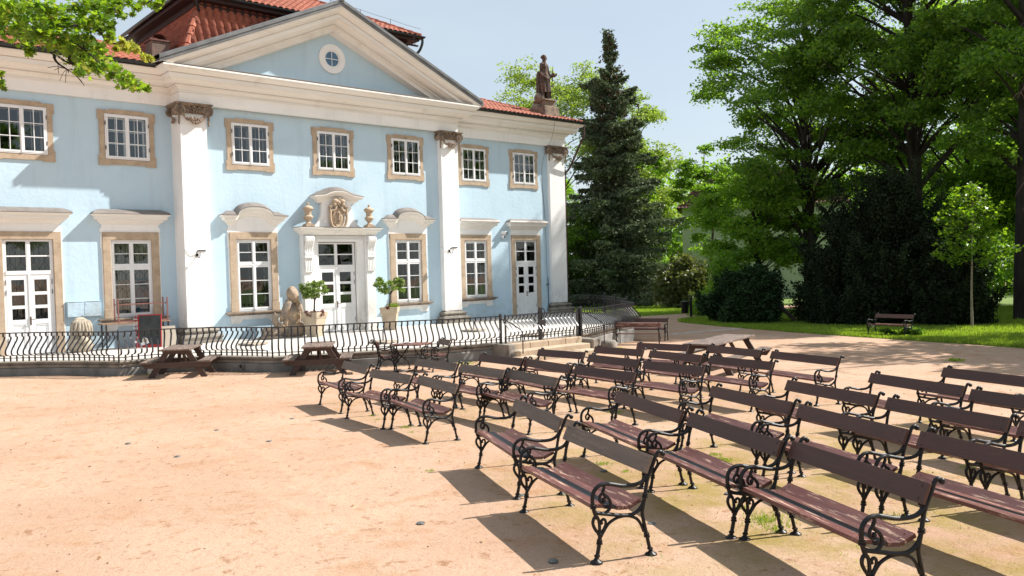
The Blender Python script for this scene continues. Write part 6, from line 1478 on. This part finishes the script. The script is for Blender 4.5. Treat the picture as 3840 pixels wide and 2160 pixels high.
shrub('undergrowth', 'green undergrowth deep between yew and right trunk', 'undergrowth', 60, -17.0, 8, 4, 3.2, 53, LF_LIND, .16, 16000, 30)
shrub('leafy_weeds', 'leafy weeds growing round the right foot of the lone bench', 'weeds', 29.75, -15.1, .42, .55, .42, 54, LF_LIND, .055, 1600, 14)
shrub('leafy_weeds', 'leafy weeds under the middle of the lone bench', 'weeds', 29.72, -14.35, .3, .5, .28, 55, LF_LIND, .055, 900, 10)
# dead root stump between juniper and yew
rt = empty('root_stump', (36.3, -6.1, gz(36.3, -6.1)), 'dark forked root standing between the juniper and the yew', 'stump')
mb = MB(); limb(mb, [(36.4, -4.9, -.72), (36.3, -5.6, -.35), (36.3, -6.15, .10), (36.3, -6.2, .28)], .10, .10, 7); limb(mb, [(36.3, -6.12, .15), (36.3, -6.5, -.15), (36.4, -7.0, -.62)], .11, .09, 7); limb(mb, [(36.3, -5.6, -.35), (36.2, -5.3, -.5), (36.1, -5.2, -.8)], .08, .06, 6); mb.build('root', BARKD, rt, True)

# young maple with slim trunk
def lobed(C, size, seed, droop=.5):
    """maple-like seven point leaves (fan of 8 vertices)"""
    r = np.random.default_rng(seed); n = len(C)
    ang = np.radians([90, 66, 40, 18, -12, -38, -90, -142, -168, 162, 140, 114]); rad = np.array([1.0, .55, .95, .52, .78, .40, .30, .40, .78, .52, .95, .55])*.5
    k = len(ang); nrm = r.normal(0, .65, (n, 3)); nrm[:, 2] += 1.0; nrm /= np.linalg.norm(nrm, axis=1)[:, None]
    a = r.normal(0, 1, (n, 3)); a[:, 2] -= droop; a -= nrm*(a*nrm).sum(1)[:, None]; a /= np.linalg.norm(a, axis=1)[:, None]; b = np.cross(nrm, a); s = size*(.6+.75*r.random(n))
    V = np.empty((n, k, 3))
    for i in range(k): V[:, i] = C+(a*math.sin(ang[i])+b*math.cos(ang[i]))*(rad[i]*s)[:, None]-nrm*(s*.10*abs(math.cos(ang[i])))[:, None]
    return V.reshape(-1, 3), np.arange(n*k).reshape(-1, k)
ym_ = empty('young_maple', (36.1, -14.85, gz(36.1, -14.85)), 'young maple with slim pale trunk and bright leaves on the lawn', 'tree')
mb = MB(); z0 = gz(36.1, -14.85); mb.tube(cr([(36.1, -14.85, z0-.1), (36.06, -14.85, z0+1.2), (36.0, -14.9, z0+2.6), (35.98, -14.95, z0+4.2), (35.95, -15.0, z0+5.7)], 5), [.06-.052*i/20 for i in range(21)], 7)
mb.build('trunk', pmat('young_bark', (.30, .25, .18), (.22, .18, .13), .9, 12), ym_, True, smooth=60)
mb = MB(); C = []; r = np.random.default_rng(61)
for k in range(30):
    t = k/29; zz = z0+2.4+3.3*t; a = k*2.4+r.normal(0, .3); L = (1.25*(1-t)**.7+.25)*(.75+.5*r.random()); p0 = Vector((35.99, -14.92, zz)); p2 = p0+Vector((math.cos(a)*L, math.sin(a)*L, .35*L)); limb(mb, [p0, p0.lerp(p2, .5)+Vector((0, 0, .08)), p2], .016, .005, 5, 3)
    for s in range(max(2, int(L*5))): f = .35+.7*(s/max(1, int(L*5)-1)); c = p0.lerp(p2, f); C.append(np.array(c)[None]+r.normal(0, .11, (16, 3)))
mb.build('branches', BARK, ym_, True); V, Fq = lobed(np.concatenate(C), .19, 5); link_mesh('crown', np_mesh('crown', V, Fq), LF_MAPLE, ym_, True)

# overhanging maple, upper left : trunk stands out of frame left
mp = empty('maple_tree', (-2.2, -13.5, gz(-2.2, -13.5)), 'large maple leaning into the upper left corner with bright spring leaves', 'tree')
mb = MB(); limb(mb, [(-2.2, -13.5, -.1), (-2.1, -13.6, 2.4), (-1.7, -13.9, 4.8), (-1.3, -14.0, 7.5), (-1.2, -14, 10)], .26, .06, 10); mb.build('trunk', BARK, mp, True, smooth=60)
MC = [(2.35, -14.91, 6.11, 0.12), (2.43, -15.17, 6.03, 0.15), (2.69, -14.68, 6.21, 0.16), (2.75, -15.14, 6.09, 0.14), (2.84, -15.32, 6.05, 0.11), (2.44, -14.63, 5.99, 0.16), (2.77, -13.74, 6.28, 0.19), (2.9, -13.98, 6.25, 0.17), (3.05, -14.08, 6.23, 0.17), (2.97, -15.07, 5.93, 0.12), (2.69, -14.42, 5.91, 0.14), (2.48, -14.86, 5.79, 0.12), (2.7, -15.1, 5.74, 0.14), (2.8, -15.24, 5.73, 0.13), (2.96, -15.08, 5.76, 0.14), (3.36, -13.85, 6.02, 0.13), (2.82, -13.91, 5.89, 0.11), (2.83, -13.96, 5.77, 0.07), (3.12, -14.03, 5.91, 0.11), (2.99, -15.12, 5.6, 0.1), (3.13, -14.94, 5.61, 0.1), (3.37, -14.41, 5.83, 0.12), (3.45, -14.24, 5.71, 0.13), (3.59, -14.04, 5.89, 0.13), (3.68, -14.02, 5.83, 0.13), (3.39, -15.42, 5.56, 0.1), (3.68, -14.53, 5.67, 0.1), (3.39, -14.64, 5.5, 0.1), (3.41, -14.96, 5.42, 0.1), (3.12, -15.49, 5.22, 0.07), (3.48, -15.04, 5.38, 0.09), (3.4, -15.73, 5.26, 0.08), (3.86, -14.28, 5.5, 0.08), (3.89, -14.42, 5.55, 0.08), (3.79, -14.99, 5.32, 0.09), (3.74, -15.44, 5.21, 0.08), (4.1, -14.4, 5.34, 0.08), (3.99, -15.0, 5.25, 0.08), (4.24, -14.49, 5.32, 0.08), (4.29, -14.57, 5.28, 0.05), (3.8, -15.06, 5.2, 0.06), (3.25, -14.78, 6.28, 0.12), (3.43, -14.48, 6.33, 0.12), (3.42, -14.79, 6.36, 0.12), (3.41, -15.29, 6.19, 0.12), (3.59, -15.07, 6.3, 0.12), (3.49, -14.1, 6.3, 0.13), (3.26, -15.47, 5.9, 0.1), (3.38, -15.5, 5.97, 0.11), (3.77, -14.52, 6.31, 0.1), (3.34, -15.05, 5.93, 0.1), (3.58, -14.64, 6.08, 0.09), (3.66, -14.78, 6.08, 0.09), (3.67, -15.02, 6.04, 0.06), (3.48, -13.75, 6.25, 0.13), (3.06, -15.14, 6.0, 0.1), (3.72, -14.91, 6.33, 0.09), (3.7, -15.29, 6.19, 0.08), (3.98, -14.57, 6.35, 0.04), (3.74, -15.17, 6.34, 0.09), (3.91, -15.07, 6.4, 0.07), (4.16, -14.41, 6.44, 0.03), (4.0, -15.16, 6.33, 0.05), (4.19, -14.78, 6.54, 0.06), (4.49, -14.22, 6.72, 0.06), (4.11, -15.62, 6.26, 0.05), (4.16, -15.71, 6.28, 0.06), (3.58, -15.21, 5.86, 0.06), (3.89, -14.3, 6.05, 0.05), (3.34, -14.43, 5.93, 0.08), (3.28, -15.11, 5.78, 0.08), (3.41, -14.97, 5.78, 0.08), (2.22, -15.3, 5.11, 0.03), (2.33, -14.8, 5.03, 0.04), (2.18, -15.54, 4.94, 0.03), (2.45, -14.09, 6.05, 0.1), (2.53, -13.74, 6.37, 0.13), (3.41, -13.82, 5.78, 0.09), (2.37, -14.0, 6.24, 0.17), (2.43, -13.6, 6.08, 0.13), (2.08, -15.26, 6.03, 0.17)]
MY = [(3.78, -15.15, 5.77, 0.05), (4.16, -14.0, 6.0, 0.04), (4.14, -14.35, 5.96, 0.06), (4.01, -15.0, 5.75, 0.05), (4.4, -14.11, 5.88, 0.04), (4.3, -14.69, 5.72, 0.04), (3.96, -14.22, 5.92, 0.03), (3.23, -15.31, 5.29, 0.03), (2.9, -15.11, 6.04, 0.04), (3.67, -14.83, 5.86, 0.03)]
MBR = [[(1.95, -14.36, 5.69), (2.24, -14.41, 5.89), (2.67, -14.49, 5.84), (2.77, -14.51, 5.99)], [(1.95, -14.36, 5.69), (2.38, -14.43, 5.84), (2.73, -14.5, 5.85), (3.09, -14.58, 5.84), (3.26, -14.62, 5.8), (3.39, -14.65, 5.73), (3.52, -14.69, 5.61), (3.73, -14.75, 5.43), (4.04, -14.84, 5.27)], [(2.76, -14.51, 5.94), (3.11, -14.59, 6.02), (3.31, -14.63, 6.06), (3.5, -14.68, 6.09), (3.62, -14.72, 5.98), (3.68, -14.73, 5.88), (3.84, -14.78, 5.84), (4.0, -14.82, 5.84), (4.14, -14.87, 5.72)], [(3.5, -14.68, 6.09), (3.56, -14.7, 6.35), (3.43, -14.66, 6.44)], [(3.55, -14.69, 6.08), (3.68, -14.73, 6.24), (3.86, -14.78, 6.39), (4.24, -14.9, 6.5)], [(3.2, -14.61, 5.58), (3.26, -14.62, 5.5), (3.14, -14.59, 5.54), (3.01, -14.56, 5.65)], [(3.02, -14.56, 5.6), (3.06, -14.57, 5.5), (3.17, -14.6, 5.42), (3.19, -14.6, 5.37)], [(1.95, -14.36, 5.69), (2.22, -14.41, 5.43), (2.38, -14.43, 5.14)], [(2.67, -14.49, 5.84), (2.62, -14.48, 6.08), (2.48, -14.45, 6.21)], [(3.1, -14.58, 6.02), (3.01, -14.56, 6.18), (2.88, -14.53, 6.27)]]
mb = MB(); main_ = [Vector(p) for b in MBR[:2] for p in cr(b, 6)]+[Vector(p) for p in cr(MBR[2], 4)]
for i in range(2, len(MBR)):
    ref = main_ if i > 2 else main_[:-9]; q = min(ref, key=lambda p: (p-Vector(MBR[i][0])).length)
    if (q-Vector(MBR[i][0])).length > .01: MBR[i] = [tuple(q)]+MBR[i]
MBR[1] = [MBR[0][0]]+MBR[1][1:]
for b in MBR: mb.tube(cr(b, 4), [.026*(1-.8*i/((len(b)-1)*4)) for i in range((len(b)-1)*4+1)], 6)
limb(mb, [(-1.9, -13.8, 4.0), (-.6, -14.1, 5.1), MBR[0][0]], .05, .03, 7)
r = random.Random(6)
for i, c in enumerate(MC):
    if i % 2 == 0: q = min((Vector(p) for b in MBR for p in cr(b, 3)), key=lambda p: (p-Vector(c[:3])).length); limb(mb, [q, q.lerp(Vector(c[:3]), .5)+Vector((0, 0, .05)), c[:3]], .014, .005, 4, 3)
for k in range(14): p = Vector(MBR[6][r.randrange(1, 4)]); q = p+Vector((r.uniform(-.3, .3), r.uniform(-.2, .2), r.uniform(-.25, .1))); mb.tube(cr([p, p.lerp(q, .5)+Vector((0, 0, .03)), q], 3), .004, 4)
mb.build('branches', BARKD, mp, True, smooth=60)
C = []; r = np.random.default_rng(9)
for x, y, z, s in MC:
    n = int(46*(s/.10)**1.6)+8; C.append(np.array([[x, y, z]])+r.normal(0, .50, (n, 3))*np.array([s, s*1.8, s*.95])[None])
# rest of the crown, above and left of the picture
for k in range(46):
    a = r.random()*6.28; q = r.random()**.5*4.0; p = np.array([-3.6+q*math.cos(a), -14+q*math.sin(a), 8.6+2.6*r.random()])
    if p[0] < -1.2 or p[2] > 9.4: C.append(p[None]+r.normal(0, .45, (60, 3)))
V, Fq = lobed(np.concatenate(C), .105, 3); link_mesh('crown', np_mesh('crown', V, Fq), LF_MAPLE, mp, True)
C = [np.array([[x, y, z]])+r.normal(0, .5, (70, 3))*np.array([s, s, s])[None] for x, y, z, s in MY]+[np.array([[x, y, z]])+r.normal(0, .4, (5, 3))*np.array([s, s, s])[None] for x, y, z, s in MC]
V, Fq = leaf_quads(np.concatenate(C), .055); link_mesh('blossom', np_mesh('blossom', V, Fq), LF_YELL, mp, True)

# bare twigged tree at the right edge
bt = empty('bare_tree', (27.3, -20.9, gz(27.3, -20.9)), 'bare tree with thin pinkish twigs reaching in at the right edge', 'tree')
mb = MB(); limb(mb, [(27.3, -21.6, -.5), (27.3, -21.6, 3), (27.4, -21.7, 7), (27.4, -21.6, 10.5)], .16, .03, 8); mb.build('trunk', BARKP, bt, True)
mb = MB(); r = random.Random(4)
for k in range(34):
    z = 2.6+7*r.random(); p = Vector((27.35, -21.6, z)); a = r.uniform(1.2, 2.6) if k % 3 else r.uniform(0, 6.28); L = r.uniform(.9, 2.3); e = Vector((math.cos(a), math.sin(a), 0)); e = e*L
    P = cr([p, p+e*.5+Vector((0, 0, .45)), p+e*.85+Vector((0, 0, .25)), p+e*1.05+Vector((0, 0, -.35*L*.5))], 4); mb.tube(P, [.016-.013*i/12 for i in range(13)], 4)
    for s in range(6): q = P[r.randrange(4, 12)]; w_ = q+Vector((r.uniform(-.4, .4), r.uniform(-.4, .4), r.uniform(-.45, .15))); mb.tube(cr([q, q.lerp(w_, .5)+Vector((0, 0, .07)), w_], 3), [.006, .0055, .005, .0045, .004, .003, .002], 3)
mb.build('branches', BARKP, bt, True)

# ================================================================ house behind the trees
fh = empty('garden_house', (77, 26, gz(77, 26)), 'pale green house with dark red tiled roof far behind the trees', 'house')
d1 = Vector((.575, -.818, 0)).normalized(); d2 = Vector((.818, .575, 0)); o_ = Vector((70.5, 35.5, gz(76, 27)))+d1*8
def Q(u, v, z): p = o_+d1*u+d2*v; return (p.x, p.y, o_.z+z)
mb = MB(); Lh = 17; vs = [Q(0, 0, -1), Q(Lh, 0, -1), Q(Lh, 9, -1), Q(0, 9, -1), Q(0, 0, 10.2), Q(Lh, 0, 10.2), Q(Lh, 9, 10.2), Q(0, 9, 10.2)]
mb.add(vs, [(0, 1, 5, 4), (1, 2, 6, 5), (2, 3, 7, 6), (3, 0, 4, 7)]); mb.build('wall', GREENWALL, fh, True)
tiled([Q(-.6, -.6, 10.1), Q(Lh+.6, -.6, 10.1), Q(Lh-3.5, 4.5, 14.4), Q(3, 4.5, 14.4)], (d2.x, d2.y, .8), cw=.4, rh=.5, amp=.07, mat=TILED, par=fh)
mb = MB(); mb.add([Q(-.6, 9.6, 10.1), Q(Lh+.6, 9.6, 10.1), Q(Lh-3.5, 4.5, 14.4), Q(3, 4.5, 14.4), Q(-.6, -.6, 10.1), Q(Lh+.6, -.6, 10.1)], [(0, 1, 2, 3), (0, 3, 4), (1, 5, 2)]); mb.build('roof', TILED, fh, True)
for u, z in ((3, 5.0), (7.5, 5.0), (12, 5.0), (3, .6), (7.5, .6), (12, .6)):
    hh = 1.7 if z > 2 else .8; mb = MB(); vs = [Q(u, -.04, z), Q(u+1.1, -.04, z), Q(u+1.1, -.04, z+hh), Q(u, -.04, z+hh)]
    mb.add(vs+[(v[0]+d2.x*.1, v[1]+d2.y*.1, v[2]) for v in vs], [(0, 1, 2, 3), (0, 1, 5, 4), (1, 2, 6, 5), (2, 3, 7, 6), (3, 0, 4, 7)]); wn = mb.build('window', FRAMEW, fh, True)
    for a, b in ((.10, .50), (.60, 1.0)): mb = MB(); mb.add([Q(u+a, -.06, z+.1), Q(u+b, -.06, z+.1), Q(u+b, -.06, z+hh-.1), Q(u+a, -.06, z+hh-.1)], [(0, 1, 2, 3)]); mb.build('pane', BLACKP, wn)
# street lamp outside the right edge whose shadow crosses the yard

sl_ = empty('street_lamp', (26.6, -20.5, gz(26.6, -20.5)), 'slim lamp post just outside the right edge, its long shadow on the gravel', 'lamp post')
mb = MB(); mb.tube([(0, 0, -.2), (0, 0, 6.0)], [.06, .035], 8); mb.lathe((0, 0, 0), [(.11, 0), (.11, .5), (.06, .6)], 10); mb.build('pole', IRON, sl_, smooth=40)
mb = MB(); mb.lathe((0, 0, 6.0), [(.08, 0), (.24, .12), (.30, .30), (.34, .34), (.18, .48), (.02, .56)], 14); mb.build('lantern', GUTTER, sl_, smooth=40)

# far-off wood closing the view
C = []; r = np.random.default_rng(77)
for k in range(420):
    t = r.random(); a = math.radians(30+55*t); d = 100+26*r.random(); x, y = d*math.sin(a), -27.8+d*math.cos(a)
    if a < math.radians(49): continue
    z = gz(x, y)+r.random()**1.3*15; C.append(np.array([[x, y, z]])+r.normal(0, 1, (170, 3))*np.array([2.2, 2.2, 1.5]))
C = np.concatenate(C); V, Fq = leaf_quads(C, .42); o = link_mesh('far_wood', np_mesh('far_wood', V, Fq), LF_LIND); tag(o, kind='stuff')

# worn row of pale setts crossing the shaded gravel
ps = empty('sett_row', (29.5, -6.9, gz(29.5, -6.9)), 'worn broken row of pale setts crossing the shaded gravel path', 'paving setts')
r = random.Random(3); pth = resample([(26.2, -6.9), (27.6, -6.75), (29.5, -6.85), (31.0, -7.0), (32.7, -6.95)], .17)
for k, (p, d) in enumerate(pth):
    if r.random() < .35: continue
    for q in (-.12, .08):
        if r.random() < .3: continue
        c = p+Vector((-d.y, d.x))*q; mb = MB(); mb.obox((c.x, c.y, gz(c.x, c.y)+.004), (d.x, d.y, 0), (-d.y, d.x, 0), (0, 0, 1), .065+.02*r.random(), .06+.02*r.random(), .012); mb.build('sett', PAVER, ps, True)
# dry leaves and husks strewn over the gravel
n = 900; x = 1+rng.random(n)*26; y = -25+rng.random(n)*19; C = np.stack([x, y, GX*(x-8)+GY*(y+20)+.012], 1); V, Fq = leaf_quads(C, .022, flat=.85); o = link_mesh('dry_leaves', np_mesh('dry_leaves', V, Fq), leafmat('dry_leaf', (.22, .12, .06), (.42, .30, .16), .2, .8)); tag(o, kind='stuff')
# trees on the far side of the yard, mirrored in the window panes
tree0 = broadleaf('tree on the open side of the yard, first from the left', 14, -66, 19, 7.0, 3, 71, LF_LIND, .30, 40, 12, 26, BARKD, .4, lobe=.24, flat=.5, group='trees on the open side of the yard')
for k, (x, y) in enumerate([(30, -64), (46, -68), (62, -62), (80, -66), (-4, -62)]):
    c = tree0.copy(); col.objects.link(c); c.location = (x, y, gz(x, y)); c['label'] = 'tree on the open side of the yard, %s' % ['second from the left', 'third from the left', 'fourth from the left', 'fifth from the left', 'beyond the left end'][k]
    for ch in tree0.children:
        d = ch.copy(); col.objects.link(d); d.parent = c
